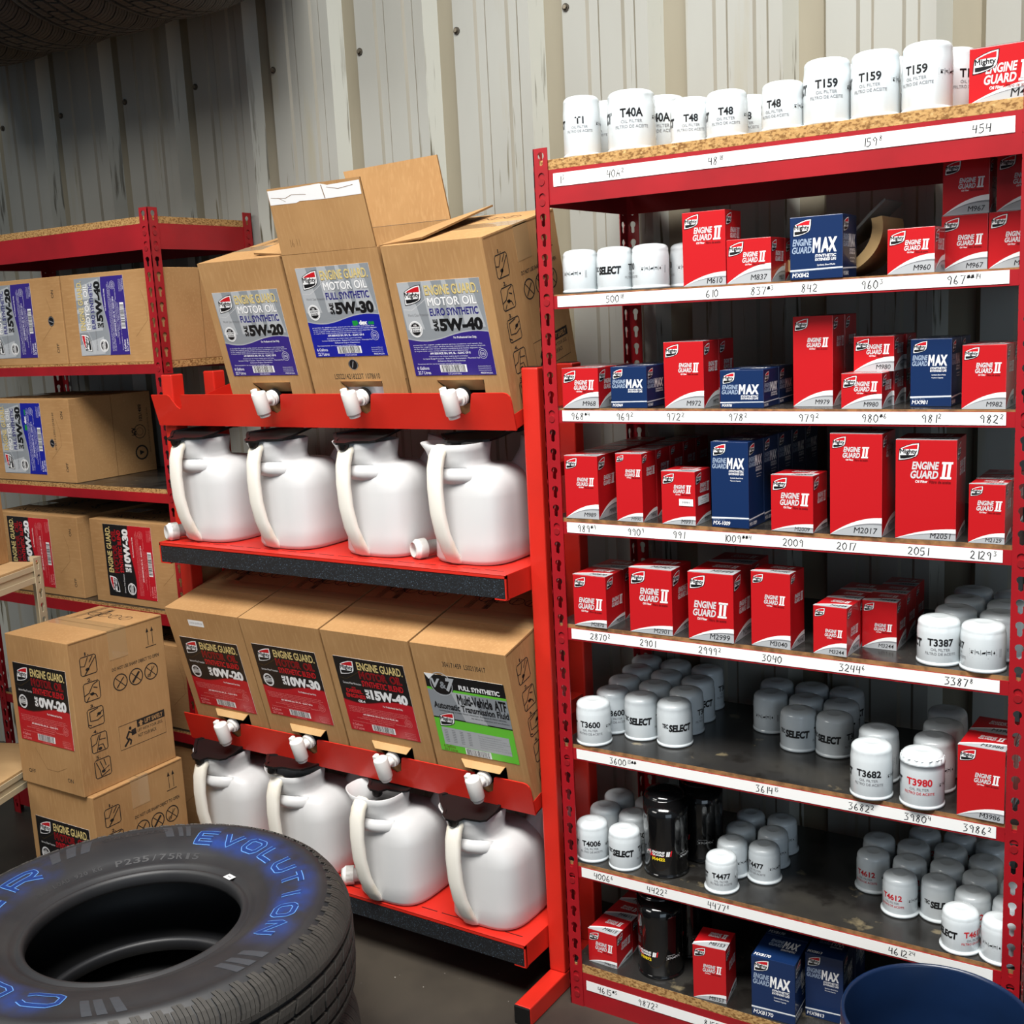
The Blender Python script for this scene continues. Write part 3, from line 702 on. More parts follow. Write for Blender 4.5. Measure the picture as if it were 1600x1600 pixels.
def box_side():
    """right-hand side: handling pictograms"""
    A = Art()
    for k in range(1, 6):
        y = BH-.045-.066*(k-1)-.046; A.put(picto(k), .028+.002*k, y); A.text('%d.' % k, .045, y+.0485, .057, y+.057, CP, 1, .03)
    A.text('DO NOT USE SHARP OBJECT TO OPEN', .118, BH-.107, .264, BH-.096, CP, 1, .02)
    for k in range(3):
        cx, cy = .139+k*.048, BH-.137; A.ring(cx, cy, .0205, .0030, CP, 1, 20); A.line([(cx-.014, cy+.014), (cx+.014, cy-.014)], .0022, CP, 1)
        A.line([(cx-.012, cy-.012), (cx+.011, cy+.011)], (.003, .006, .0018)[k], CP, 2)
        if k == 2: A.line([(cx-.005, cy-.013), (cx+.004, cy+.012)], .0016, CP, 2); A.ring(cx-.009, cy-.009, .004, .0012, CP, 2, 10)
    for x in (.235, .250): A.line([(x, BH-.068), (x, BH-.03)], .0016, CP, 1); A.poly([(x-.0045, BH-.034), (x+.0045, BH-.034), (x, BH-.022)], CP, 1)
    A.rect(.226, BH-.073, .259, BH-.071, CP, 1)
    x0, y0, x1, y1 = .118, .078, .262, .140
    A.line([(x0,y0),(x1,y0),(x1,y1),(x0,y1)], .0014, CP, 1, True); A.rect(x0+.056, y1-.019, x1, y1, CP, 1)
    A.text('LIFT SAFELY', x0+.080, y1-.0155, x1-.006, y1-.004, CARD, 2, .03); A.poly([(x0+.06,y1-.010),(x0+.068,y1-.003),(x0+.076,y1-.010),(x0+.072,y1-.010),(x0+.072,y1-.018),(x0+.064,y1-.018),(x0+.064,y1-.010)], CARD, 2)
    A.text('LIFT WITH YOUR LEGS,', x0+.056, y1-.033, x1-.008, y1-.024, CP, 1, .01); A.text('NOT YOUR BACK', x0+.056, y1-.046, x1-.03, y1-.037, CP, 1, .01)
    A.disc(x0+.034, y0+.048, .0042, .0045, CP, 1, 10); A.line([(x0+.031,y0+.042),(x0+.021,y0+.027),(x0+.026,y0+.018),(x0+.013,y0+.006)], .0058, CP, 1)
    A.line([(x0+.026,y0+.024),(x0+.034,y0+.016),(x0+.030,y0+.006)], .005, CP, 1); A.line([(x0+.030,y0+.040),(x0+.043,y0+.032)], .0036, CP, 1)
    A.poly([(x0+.037,y0+.027),(x0+.052,y0+.029),(x0+.051,y0+.044),(x0+.037,y0+.042)], CP, 1)
    return A
def box_top():
    """printed so that it is read from the back: upside down towards the front"""
    A = Art()
    for k in range(4):
        cx, cy = .063+k*.042, .222; A.line([(cx+.019*math.cos(t*PI/8), cy+.015*math.sin(t*PI/8)) for t in range(16)], .002, CP, 1, True)
        A.line([(cx-.006, cy-.014), (cx-.004, cy+.012)], .0022, CP, 1); A.line([(cx-.004, cy+.002), (cx+.007, cy+.010)], .0018, CP, 1)
    A.text('KEEP FROM FREEZING AND STORE DRY', .07, .196, .182, .2015, CP, 1, 0, rot=180)
    A.text('THIS SIDE UP', .079, .172, .173, .187, CP, 1, .03, rot=180)
    A.text('HANDLE WITH CARE', .03, .138, .222, .156, CP, 1, 0, rot=180)
    return A
def box_bottom():
    A = Art(); A.rect(0, BD*.5-.0008, BW, BD*.5+.0008, CARD2, 1)
    cx, cy = .062, .235
    A.ring(cx, cy, .021, .005, CP, 1); A.poly([(cx-.008,cy-.007),(cx+.008,cy-.007),(cx,cy+.010)], CP, 1)
    A.ring(.128, .235, .021, .0022, CP, 1); A.ring(.128, .235, .012, .0012, CP, 1); A.text('PCA', .118, .205, .142, .222, CP, 1, .05)
    A.text('1071488', .16, .236, .212, .248, CP, 1, .02)
    A.text('BOX CERTIFICATE 275 EDGE CRUSH', .06, .265, .2, .270, CP, 1)
    return A
AS, AT, AB = box_side(), box_top(), box_bottom()
LABELS = {}
def label_part(kind, grade, sub, root, x, z):
    A = LABELS.setdefault((kind, grade, sub), atf_label() if kind == 'atf' else oil_label(kind, grade, sub))
    m = MB(); m.box(x, x+.206, -.0006, -.0001, z, z+.2, PW); A.onto(m, face_fn((x, -.0006, z), (1,0,0), (0,0,1)), .00009)
    o = m.build('label', root); o['label'] = {'red': 'black and red printed label', 'atf': 'green, silver and black printed label'}.get(kind, 'silver and %s printed label' % kind); return o
def tap(root, cx, cz, tilt=0):
    m = MB()
    m.cyl((cx, .004, cz), (cx, -.006, cz), .0195, BLKP, 24); m.cyl((cx, -.006, cz), (cx, -.013, cz), .0185, TAPW, 24); m.cyl((cx, -.013, cz), (cx, -.018, cz), .0165, TAPW, 24)
    m.cyl((cx, -.018, cz), (cx, -.044, cz), .0105, TAPW, 20)
    xf = Matrix.Translation((cx, -.047, cz)) @ Matrix.Rotation(R(tilt), 4, 'Y')
    m.lathe([(0,-.034),(.0120,-.034),(.0128,-.032),(.0128,-.027),(.0150,-.0265),(.0165,-.024),(.0172,.022),(.0166,.0245),(.0145,.026),(0,.026)], TAPW, 24, xf)
    o = m.build('spigot', root); o['label'] = 'white plastic spigot'
    l = MB(); l.cbox(cx-.0165, cx-.006, -.054, -.040, cz+.021, cz+.034, TAPW, .002, Matrix.Translation((cx,-.047,cz)) @ Matrix.Rotation(R(tilt), 4, 'Y') @ Matrix.Translation((-cx,.047,-cz))); l.build('lever', o)
    return o
def front(m, w, H_):
    """front panel with the knocked-out opening for the spigot, and the dark space behind it"""
    O = [(0,BH),(w,BH),(w,.05),(w,0),(0,0),(0,.05)]; q = [(a, 0, b) for a, b in O+H_]      # H_: tl, tr, r, br, bl
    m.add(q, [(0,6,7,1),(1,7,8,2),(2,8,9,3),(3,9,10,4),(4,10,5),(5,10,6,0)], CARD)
    n = len(H_); q = [(a, 0, b) for a, b in H_]+[(a, .004, b) for a, b in H_]
    m.add(q, [(i, (i+1) % n, n+(i+1) % n, n+i) for i in range(n)], CARD2)
    x0 = min(a for a, b in H_); x1 = max(a for a, b in H_)
    m.add([(x0-.01,.05,.03),(x1+.01,.05,.03),(x1+.01,.05,.12),(x0-.01,.05,.12),(x0-.01,.004,.03),(x1+.01,.004,.03),(x1+.01,.004,.12),(x0-.01,.004,.12)], [(0,1,2,3),(4,0,3,7),(1,5,6,2),(4,5,1,0),(3,2,6,7)], mat('spigot_cavity_shade', srgb(40, 34, 28), .7))  # cavity walls coloured dark, the shade inside the carton put into the material
def oil_box(label, kind, grade, sub, w=BW, lx=.022, lz=.115, tapped=False, opened=False, tape=True, marks=(), group=None, flapcut=True, topart=True, out=False):
    r = tag(empty('oil_carton'), label, 'cardboard box', group)
    m = MB(); c = .0016
    t0 = w*.53
    hole = [(w*.53-.060, .100), (w*.53+.060, .100), (w*.53+.058, .066), (w*.53+.020, .050), (w*.53-.020, .050)]
    if opened:
        t = .004
        front(m, w, hole); m.box(0, w, .0005, t, .105, BH, CARD)
        for q in ((0, w, BD-t, BD), (0, t, t, BD-t), (w-t, w, t, BD-t)): m.box(q[0], q[1], q[2], q[3], 0, BH, CARD)
        m.box(t, w-t, t, BD-t, 0, t, CARD); m.box(.008, w-.008, .008, BD-.008, .03, BH-.09, LBS2)      # the foil bag inside
    else:
        if tapped:
            e = .004; m.box(0, w, e, BD, 0, BH, CARD) if False else None
            P = lambda q, y: [(a, y, b) for a, b in q]
            m.add([(0,0,0),(w,0,0),(w,BD,0),(0,BD,0),(0,0,BH),(w,0,BH),(w,BD,BH),(0,BD,BH)], [(0,3,2,1),(4,5,6,7),(1,2,6,5),(2,3,7,6),(3,0,4,7)], CARD)
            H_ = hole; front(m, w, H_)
        else: m.cbox(0, w, 0, BD, 0, BH, CARD, c)
        m.box(.001, w-.001, BD/2-.0007, BD/2+.0007, BH-.001, BH+.0003, CARD2)
        m.box(w-.0002, w+.0004, .004, BD-.004, BH-.0055, BH-.003, CARD2)      # corrugated edge of the outer flap
    k = w/BW
    A = Art()
    if tapped:
        pass
    elif flapcut:
        q = hole; A.line([q[4], q[3], q[2]], .0009, CARD2, 1); A.line([q[0], q[4]], .0009, CARD2, 1); A.line([(w*.2,.128),(w*.8,.126)], .0006, CARD2, 1) if False else None
        A.text('OFF', w*.13, .030, w*.24, .0405, CP, 1, .01); A.text('ON', w*.76, .030, w*.85, .0405, CP, 1, .01)
    for t, x0, z0, x1, z1 in marks:
        if t == 'HOLE': A.disc((x0+x1)/2, (z0+z1)/2, (x1-x0)/2, (z1-z0)/2, PK, 1); A.ring((x0+x1)/2, (z0+z1)/2, (x1-x0)*.42, .0012, PDG, 2, 16); A.line([(x0+(x1-x0)*.35, z0+.004), (x0+(x1-x0)*.55, z1-.004)], .0025, PDG, 2)
        elif t == 'STICKER': A.rect(x0, z0, x1, z1, PW, 1); A.text('COSTA 23 STOCK', x0+.004, z0+.006, x1-.004, z1-.006, PDG, 2)
        else: A.text(t, x0, z0, x1, z1, CP, 1, 0)
    A.onto(m, face_fn((0,0,0), (1,0,0), (0,0,1)))
    AS.onto(m, face_fn((w,0,0), (0,1,0), (0,0,1)))
    if topart and not opened: Art().put(AT).onto(m, lambda a, b, d: Vector((a*k, b, BH+d+.0001)))
    AB.onto(m, lambda a, b, d: Vector((a*k, b, -d)))
    m.build('carton', r)
    label_part(kind, grade, sub, r, lx*k, lz)
    if tape and not opened:
        m = MB(); m.box(.0, w+.0003, BD/2-.028, BD/2+.028, BH, BH+.0003, TAPE); m.box(w, w+.0004, BD/2-.028, BD/2+.028, BH-.075, BH+.0003, TAPE)
        o = m.build('packing_tape', r); o['label'] = 'glossy clear packing tape'
    if tapped:
        tap(r, w*.53, .066, -4)
        m = MB(); x0, x1 = w*.53-.058, w*.53+.058; a = R(-34 if out is False else 48); L = .034 if out is False else .016
        q = [(x0, 0, .1005), (x1, 0, .1005), (x1-.008, -math.sin(a)*L, .1005-math.cos(a)*L), (x0+.016, -math.sin(a)*L, .1005-math.cos(a)*L)]
        v = [Vector(p) for p in q]+[Vector(p)+Vector((0,-.003,.001)) for p in q]
        m.add(v, [(0,1,2,3),(7,6,5,4),(0,4,5,1),(1,5,6,2),(2,6,7,3),(3,7,4,0)], PALEC); o = m.build('cut_flap', r); o['label'] = 'folded-out cardboard flap above the spigot'
    return r
def place(r, loc, rot=(0,0,0)): r.location = loc; r.rotation_euler = rot; return r
G1 = 'oil cartons in the upper tray'; G2 = 'oil cartons in the lower tray'; G3 = 'oil cartons lying on the left rack'
YB = .0205
place(oil_box('tilted oil carton with 5W-20 label, left end of the upper tray', 'violet', '5W-20', 'FULL SYNTHETIC', UW[0], tapped=True, group=G1, lx=.022, lz=.118), (UX[0], YB, UZ), (TILT,0,0))
b530 = place(oil_box('tilted open oil carton with flaps standing up, middle of the upper tray', 'blue', '5W-30', 'FULL SYNTHETIC', UW[1], lx=.028, lz=.158, tapped=True, opened=True, group=G1,
      marks=[('HOLE', .118, .128, .146, .150), ('LS02214218223T 1078610', .07, .106, .20, .118)]), (UX[1], YB, UZ), (TILT,0,0))
place(oil_box('tilted oil carton with 5W-40 label, right end of the upper tray', 'violet', '5W-40', 'EURO SYNTHETIC', UW[2], lx=.022, lz=.111, tapped=True, group=G1), (UX[2], YB, UZ), (TILT,0,0))
# flaps of the opened carton
def flap(pts, th, parent, label, extra=None):
    P = [Vector(p) for p in pts]; n = (P[1]-P[0]).cross(P[3]-P[0]).normalized()*th
    m = MB(); v = P+[p+n for p in P]
    m.add(v, [(3,2,1,0),(4,5,6,7)], CARD); m.add(v, [(0,1,5,4),(1,2,6,5),(2,3,7,6),(3,0,4,7)], CARD2)
    if extra: extra(m)
    o = m.build('flap', parent); o['label'] = label; return o
w5 = UW[1]
def torn(m):
    A = Art(); W = w5-.006
    A.poly([(.004,.107),(W*.3,.106),(W*.34,.109),(W*.6,.107),(W-.004,.108),(W-.003,.136),(W*.66,.134),(W*.58,.139),(W*.3,.137),(.004,.137)], PW, 1)
    A.line([(.01,.122),(.05,.118),(.07,.124),(.11,.121)], .001, CARD2, 2); A.line([(.03,.121),(.05,.111)], .0008, CARD2, 2); A.line([(.156,.136),(.160,.108)], .002, CARD2, 2); A.line([(.17,.13),(.2,.124),(.24,.128)], .001, CARD2, 2)
    hand(A, '1611', .03, .016, .016, CARD2, 1, .0006)
    A.onto(m, face_fn((.001, -.0002, BH+.001), (1,0,0), (0,0,1)))
flap([(.001, 0, BH+.001), (w5-.002, 0, BH+.001), (w5-.006, 0, BH+.142), (.004, 0, BH+.142)], -.004, b530, 'front flap with a strip of torn white tape', torn)
flap([(.0, BD-.004, BH+.001), (w5-.005, BD-.004, BH+.001), (w5-.030, BD+.026, BH+.140), (-.035, BD+.022, BH+.132)], -.004, b530, 'rear flap standing up')
flap([(w5-.004, .012, BH+.001), (w5-.004, BD-.012, BH+.001), (w5+.125, BD-.02, BH+.024), (w5+.105, .02, BH+.008)], .004, b530, 'side flap folded over the next carton')
flap([(.004, BD-.012, BH+.001), (.004, .012, BH+.001), (-.11, .03, BH+.008), (-.11, BD-.03, BH+.016)], .004, b530, 'side flap folded over the left carton')
LB = [('0W-20', 'with small white sticker, left end of the lower tray', [('STICKER', .075, .345, .130, .362)], .023, .108), ('10W-30', 'with black and red label, second in the lower tray', [], .02, .121), ('15W-40', 'for diesel engines, third in the lower tray', [], .02, .123)]
for i, (g, t, mk, lx, lz) in enumerate(LB):
    place(oil_box('tilted oil carton %s' % t, 'red', g, 'SYNTHETIC BLEND', LW[i], lx=lx, lz=lz, tapped=True, group=G2, marks=mk, out=True), (LX[i], YB, LZ), (TILT,0,0))
place(oil_box('tilted transmission fluid carton with green label, right end of the lower tray', 'atf', 'ATF', '', LW[3], lx=.022, lz=.115, tapped=True, group=G2, out=True, marks=[('304171459  LS02130417', .078, .338, .190, .350)]), (LX[3], YB, LZ), (TILT,0,0))
# cartons lying on the left rack, their tops to the left
LIE = (0, -PI/2, 0)
lt = [('violet','5W-40','EURO SYNTHETIC', -1.2098, .062, 1.4178, [], 'oil carton lying behind the corner upright, second shelf of the left rack'),
      ('violet','5W-20','FULL SYNTHETIC', -1.6015, .060, 1.4178, [('HOLE', .105, .040, .133, .066)], 'oil carton lying by the left picture edge, second shelf of the left rack'),
      ('blue','5W-30','FULL SYNTHETIC', -1.626, .062, 1.0828, [('HOLE', .10, .082, .125, .100), ('1078610 LS02112158160', .09, .072, .2, .08)], 'oil carton lying alone on the third shelf of the left rack'),
      ('red','0W-20','SYNTHETIC BLEND', -1.650, .062, .7448, [], 'oil carton lying behind the beige rack, fourth shelf of the left rack'),
      ('red','10W-30','SYNTHETIC BLEND', -1.2105, .066, .7448, [], 'oil carton lying beside the orange post, fourth shelf of the left rack'),
      ('red','5W-30','SYNTHETIC BLEND', -1.2155, .0645, .4058, [], 'oil carton mostly hidden behind the stacked pair, fifth shelf of the left rack'),
      ('red','10W-30','SYNTHETIC BLEND', -1.2155, .0645, .1133, [], 'oil carton hidden behind the stacked pair, bottom shelf of the left rack')]
for kind, g, sub, x, y, z, mk, lab in lt:
    place(oil_box(lab, kind, g, sub, .2385, lz=.13, marks=mk, group=G3), (x, y, z), LIE)
# two cartons stacked on the floor in front of the left rack
place(oil_box('upright oil carton on top of the floor stack beside the beige rack', 'red', '0W-20', 'SYNTHETIC BLEND', .243, lx=.02, lz=.117, group='two cartons stacked on the floor'), (-1.4213, -.3451, .3886), (0,0,R(.3)))
place(oil_box('lower oil carton of the floor stack, partly behind the tire', 'red', '0W-20', 'SYNTHETIC BLEND', .252, lx=.02, lz=.10, group='two cartons stacked on the floor'), (-1.4135, -.3415, .0002), (0,0,R(1.2)))
# carton cut off by the left edge of the picture, on the beige rack
o = place(oil_box('cardboard carton on top of the beige rack at the left edge of the picture', 'red', '5W-20', 'SYNTHETIC BLEND', .25, lz=.09), (-1.598, -.196, .9153), (0,0,yaw+PI))
o.location = Vector((-1.5800, -.205, .9153))+Matrix.Rotation(yaw+PI, 3, 'Z') @ Vector((-.25, .0, 0))
# ------------------------------------------------------------------ oil jugs
def sell(cx, cy, a, b, n, z, N=40, beak=0):
    o = []
    for k in range(N):
        t = 2*PI*k/N; c, s = math.cos(t), math.sin(t)
        x = math.copysign(abs(c)**(2/n), c)*a; y = math.copysign(abs(s)**(2/n), s)*b
        if beak and c < 0: x -= beak*max(0, -c)**5
        o.append((cx+x, cy+y, z))
    return o
def jug(label, lid_angle, group):
    r = tag(empty('oil_jug'), label, 'jug', group)
    m = MB(); rings = []
    a, b = .094, .100
    rings.append(sell(0, 0, a*.90, b*.90, 3.2, 0)); rings.append(sell(0, 0, a*.96, b*.96, 3.4, .003)); rings.append(sell(0, 0, a, b, 3.6, .012))
    for z, k in ((.05, 1.0), (.10, 1.005), (.145, 1.0), (.165, .985), (.178, .955), (.189, .905), (.198, .83), (.205, .74)):
        rings.append(sell(-.004*(1-k)*8, -.012*(1-k)*4, a*k, b*k, 3.4-(.165 < z)*.5, z))
    rings.append(sell(-.026, -.036, .064, .064, 3.0, .2085)); rings.append(sell(-.028, -.044, .059, .060, 2.8, .213))
    rings.append(sell(-.028, -.045, .059, .060, 2.8, .226, beak=.004)); rings.append(sell(-.029, -.045, .062, .063, 2.8, .243, beak=.013)); rings.append(sell(-.030, -.046, .066, .066, 2.8, .258, beak=.022))
    rings.append(sell(-.030, -.046, .064, .064, 2.8, .2592, beak=.022)); rings.append(sell(-.030, -.046, .062, .062, 2.8, .258, beak=.021))
    rings.append(sell(-.028, -.044, .056, .057, 2.8, .226, beak=.004)); rings.append(sell(-.027, -.035, .057, .058, 2.8, .208)); rings.append(sell(0, 0, a*.9, b*.9, 3.2, .17)); rings.append(sell(0, 0, a*.95, b*.95, 3.2, .02))
    m.loft(rings, JUG, True, True, True)
    m.build('body', r)
    # handle: flat band from the neck down to the foot
    path = [(-.036,-.098,.250),(-.036,-.108,.246),(-.036,-.117,.236),(-.036,-.126,.212),(-.035,-.131,.170),(-.032,-.131,.118),(-.027,-.125,.072),(-.021,-.113,.035),(-.019,-.101,.012),(-.018,-.090,.004)]
    wd = [.018,.0190,.0195,.0195,.0190,.0185,.0185,.019,.019,.017]; th = [.011,.011,.010,.0095,.009,.009,.009,.009,.008,.005]
    m = MB(); rg = []
    for i, p in enumerate(path):
        P = Vector(p); q = Vector(path[min(i+1, len(path)-1)])-Vector(path[max(i-1, 0)]); q.normalize(); ex = Vector((1,0,0)); en = q.cross(ex).normalized()
        rg.append([tuple(P+ex*math.copysign(abs(math.cos(t))**.7, math.cos(t))*wd[i]+en*math.copysign(abs(math.sin(t))**.7, math.sin(t))*th[i]) for t in [2*PI*k/16 for k in range(16)]])
    m.loft(rg, JUGH, True, True, True); h = m.build('handle', r); h['label'] = 'thick handle with yellowish oil stains'
    # bridge between handle and shoulder
    m = MB(); rg = []
    for x, y, z, q in ((-.074,-.066,.190,.010),(-.056,-.078,.191,.016),(-.036,-.088,.192,.019),(-.01,-.088,.192,.020),(.014,-.082,.192,.020),(.032,-.071,.190,.019),(.044,-.058,.186,.017),(.050,-.046,.180,.013)):
        rg.append([(x, y+q*1.25*math.cos(t), z+q*math.sin(t)) for t in [2*PI*k/16 for k in range(16)]])
    m.loft(rg, JUG, True, True, True); m.build('shoulder', r)
    # pouring spout at the back
    xf = Matrix.Translation((.058, .070, .165)) @ Matrix.Rotation(R(-10), 4, 'X') @ Matrix.Rotation(R(14), 4, 'Y')
    m = MB(); m.lathe([(.040,-.01),(.036,.025),(.030,.045),(.026,.058),(.025,.068),(.028,.080),(.0295,.092),(.0275,.093),(.026,.082),(.022,.066),(.024,.05)], JUG, 24, xf); m.build('pouring_spout', r)
    # lid: a shallow black tray with a hinge tab towards the back and a thumb tab over the handle
    piv = Matrix.Translation((0, -.105, .262)) @ Matrix.Rotation(R(8), 4, 'X') @ Matrix.Translation((0, .105, -.262))
    if lid_angle > 25: piv = Matrix.Translation((.005, .085, .006)) @ Matrix.Rotation(R(4), 4, 'X')      # pushed back off the mouth, under the tray
    elif lid_angle > 10: piv = Matrix.Translation((.020, .026, .262)) @ Matrix.Rotation(R(-9), 4, 'X') @ Matrix.Translation((-.020, -.026, -.262))
    out = [(-.126,-.050),(-.100,-.080),(-.074,-.104),(-.066,-.120),(-.050,-.131),(-.022,-.131),(-.012,-.114),(.028,-.110),(.040,-.102),(.042,-.070),(.030,.014),(.016,.030),(-.022,.026),(-.060,.008),(-.105,-.026)]
    m = MB(); n = len(out); cx, cy = -.03, -.045
    lv = [[(x, y, z) for x, y in out] for z in (.261, .266)]
    inn = [[(cx+(x-cx)*.9, cy+(y-cy)*.9, z) for x, y in out] for z in (.266, .2635)]
    m.loft([lv[0], lv[1], inn[0], inn[1]], BLKP, False, True, True, piv)
    m.lathe([(.013,0),(.012,-.012),(.008,-.016),(0,-.016)], BLKP, 12, piv @ Matrix.Translation((-.036,-.121,.262)))
    m.box(-.012, .034, .022, .050, .258, .2665, BLKP, piv)
    l = m.build('lid', r); l['label'] = 'black plastic lid' + (' pushed open' if lid_angle > 25 else '')
    s = MB(); s.cyl((.022, -.0, .266), (.022, -.0, .274), .006, TAPW, 12, .005); s.v = [tuple(piv @ Vector(q)) for q in s.v]; s = s.build('lid_pin', l); s['label'] = 'white pin'
    return r
GJ1, GJ2 = 'oil jugs on the upper platform', 'oil jugs on the lower platform'
for x, y, a, l in ((-1.032, .070, 3, 'milky white oil jug with closed black lid, left end of the upper platform'), (-.768, .072, 3, 'milky white oil jug with closed black lid, second from left on the upper platform'),
                   (-.497, .078, 3, 'milky white oil jug with smudged handle and closed lid, third on the upper platform'), (-.247, .082, 30, 'milky white oil jug with open mouth, right end of the upper platform')):
    place(jug(l, a, GJ1), (x, y, PZ1+.0004))
for x, y, a, l in ((-1.04, .05, 8, 'milky white oil jug with closed black lid, left end of the lower platform'), (-.775, .045, 16, 'white oil jug with raised black lid, second on the lower platform'),
                   (-.500, .036, 33, 'milky white oil jug with open mouth, third on the lower platform'), (-.238, .052, 2, 'white oil jug with closed black lid, right end of the lower platform')):
    place(jug(l, a, GJ2), (x, y, PZ2+.0004))
def nozzle(label, loc, rz):
    r = tag(empty('jug_nozzle', loc, (0,0,rz)), label, 'nozzle', 'loose white nozzles')
    m = MB(); xf = Matrix.Translation((0,0,.0225)) @ Matrix.Rotation(PI/2, 4, 'X')
    m.lathe([(.0165,.0),(.0225,.0005),(.0225,.020),(.0190,.024),(.0165,.030),(.0165,-.055),(.0145,-.055),(.0150,.0),(.0170,.012)], TAPW, 24, xf)
    m.lathe([(.0225,.0005),(.0225,.018),(.0195,.022),(.0165,.022)], TAPW, 24, xf); m.build('tube', r); return r
nozzle('white plastic nozzle lying against the leftmost jug of the upper platform', (-1.128, -.022, PZ1+.0004), R(-25))
nozzle('white plastic nozzle lying between the third and fourth jug of the upper platform', (-.370, .018, PZ1+.0004), R(-28))
nozzle('white plastic nozzle lying beside the open jug of the lower platform', (-.622, -.020, PZ2+.0004), R(-55))

# ------------------------------------------------------------------ filter cartons
BOXMESH = {}
def filter_mesh(num, w, h, d, blue, eg, sw, sticker):
    key = (num, w, h, d)
    if key in BOXMESH: return BOXMESH[key]
    m = MB(); mt = BOXBLUE if blue else BOXRED; lean = .0015
    bm = bmesh.new(); bmesh.ops.create_cube(bm, size=1)
    for q in bm.verts: q.co = (w/2+q.co.x*w, d/2+q.co.y*d, h/2+q.co.z*h)
    bmesh.ops.bevel(bm, geom=list(bm.edges), offset=.0009, segments=2, affect='EDGES', profile=.5); m.bm(bm, mt)
    if blue: F, SD, T = blue_face(w, h, num), blue_face(d, h, num), blue_top(w, d, num)
    else: F, SD, T = red_face(w, h, num, eg, sw), red_face(d, h, num, (.3,.88,eg[2]), sw, sub=False), red_top(w, d, num)
    if sticker:
        F.rect(w*.53, h*.36, w*.94, h*.49, PW, 6); F.text(num, w*.62, h*.405, w*.84, h*.445, PDG, 7, .02)
        SD.rect(d*.15, h*.36, d*.85, h*.52, PW, 6); SD.text(num, d*.4, h*.47, d*.7, h*.495, PDG, 7, .02); SD.text('OIL FILTER', d*.3, h*.42, d*.75, h*.44, PDG, 7); SD.text('10991', d*.35, h*.38, d*.7, h*.40, PDG, 7)
    F.onto(m, face_fn((0,0,0), (1,0,0), (0,0,1))); SD.onto(m, face_fn((w,0,0), (0,1,0), (0,0,1))); T.onto(m, face_fn((0,0,h), (1,0,0), (0,1,0)))
    for x in (0, w):      # slit lines of the tuck flap
        pass
    BOXMESH[key] = m.mesh('filter_carton'); return BOXMESH[key]
def filter_flap(w, d, h):
    return None
ORD = ['front', 'second', 'third', 'fourth', 'fifth', 'sixth']
def carton(num, x, y, z, w, h, d, yw=0, blue=False, eg=(.34,.87,.40), sw=.4, sticker=False, label='', group=None):
    me = filter_mesh(num, w, h, d, blue, eg, sw, sticker)
    o = bpy.data.objects.new('filter_carton', me); COL.objects.link(o); o.location = (x, y, z+.0003); o.rotation_euler = (0,0,R(yw))
    return tag(o, label, 'filter box', group)
SHN = {1:'top deck', 2:'second shelf', 3:'third shelf', 4:'fourth shelf', 5:'fifth shelf', 6:'sixth shelf', 7:'seventh shelf', 8:'bottom shelf'}
POS = {}
def row(tagno, num, x, y, s, w, h, d, n=1, yw=0, desc='', size='', col='red', **k):
    """n cartons of one kind, one behind the other"""
    g = '%s filter boxes in the %s column' % (col, tagno) if n > 1 else None
    for i in range(n):
        c, sn = math.cos(R(yw)), math.sin(R(yw)); q = i*(d+.002)
        if i == 0: POS[s] = POS.get(s, 0)+1
        wh = desc or '%s box column from left on the %s' % (('first', 'second', 'third', 'fourth', 'fifth', 'sixth', 'seventh', 'eighth')[POS[s]-1], SHN[s])
        lab = '%s%s filter box, %s%s' % (size, col, wh, '' if n == 1 else ', '+('frontmost' if i == 0 else ORD[i]+' one'))
        carton(num, x-sn*q, y+c*q, SZ[s], w, h, d, yw, col == 'blue', label=lab, group=g, **k)
carton('M454', .757, .02, SZ[1], .11, .083, .11, 0, sw=.25, label='red filter box on the top deck at the right picture edge', eg=(.2,.83,.5))
row('610', 'M610', .269, .010, 2, .083, .131, .075, size='tall ', eg=(.25,.9,.30), sw=.28)
row('837', 'M837', .3535, .010, 2, .0825, .077, .070, 2, eg=(.36,.87,.42))
row('842', 'MX842', .473, .002, 2, .091, .105, .080, col='blue', size='large ')
row('960', 'M960', .6355, .010, 2, .0755, .073, .072, 3, eg=(.36,.87,.38))
POS[2] += 1
LOWG = 'red filter boxes above the 967 tag'
for i, (x, z, l) in enumerate(((.7045, 0, 'lower left of the four'), (.7785, 0, 'lower right of the four'), (.7055, 1, 'upper left of the four'), (.7895, 1, 'upper right of the four'))):
    carton('M967', x, .085, SZ[2]+z*.0912, .073, .0908, .073, 0, label='shaded red filter box at right of second shelf, '+l, group=LOWG, eg=(.34,.88,.45))
row('968', 'M968', .008, .002, 3, .080, .078, .078, 2, 1, eg=(.33,.87,.42))
row('969', 'MX969', .1145, .005, 3, .0765, .079, .080, 2, 0, col='blue', size='small ')
row('972', 'M972', .225, .010, 3, .080, .1225, .072, 2, 0, eg=(.37,.87,.39))
row('978', 'MX978', .3365, .010, 3, .083, .069, .078, 2, 0, col='blue', size='low ')
row('979', 'M979', .462, .045, 3, .0715, .159, .070, 2, 0, size='tallest ', eg=(.35,.88,.29))
POS[3] += 1
G980 = 'red filter boxes above the 980 tag'
for x, y, z, l in ((.560, .006, 0, 'bottom front'), (.563, .074, 0, 'bottom second'), (.566, .142, 0, 'bottom third'), (.568, .052, 1, 'upper front'), (.572, .120, 1, 'upper second')):
    carton('M980', x, y, SZ[3]+z*.0602+.0, .069, .060, .066, 0, label='small red filter box beside the tallest box on the third shelf, '+l, group=G980, eg=(.32,.88,.37))
row('981', 'MX981', .666, .045, 3, .067, .1135, .066, 2, -1, col='blue', size='tall narrow ')
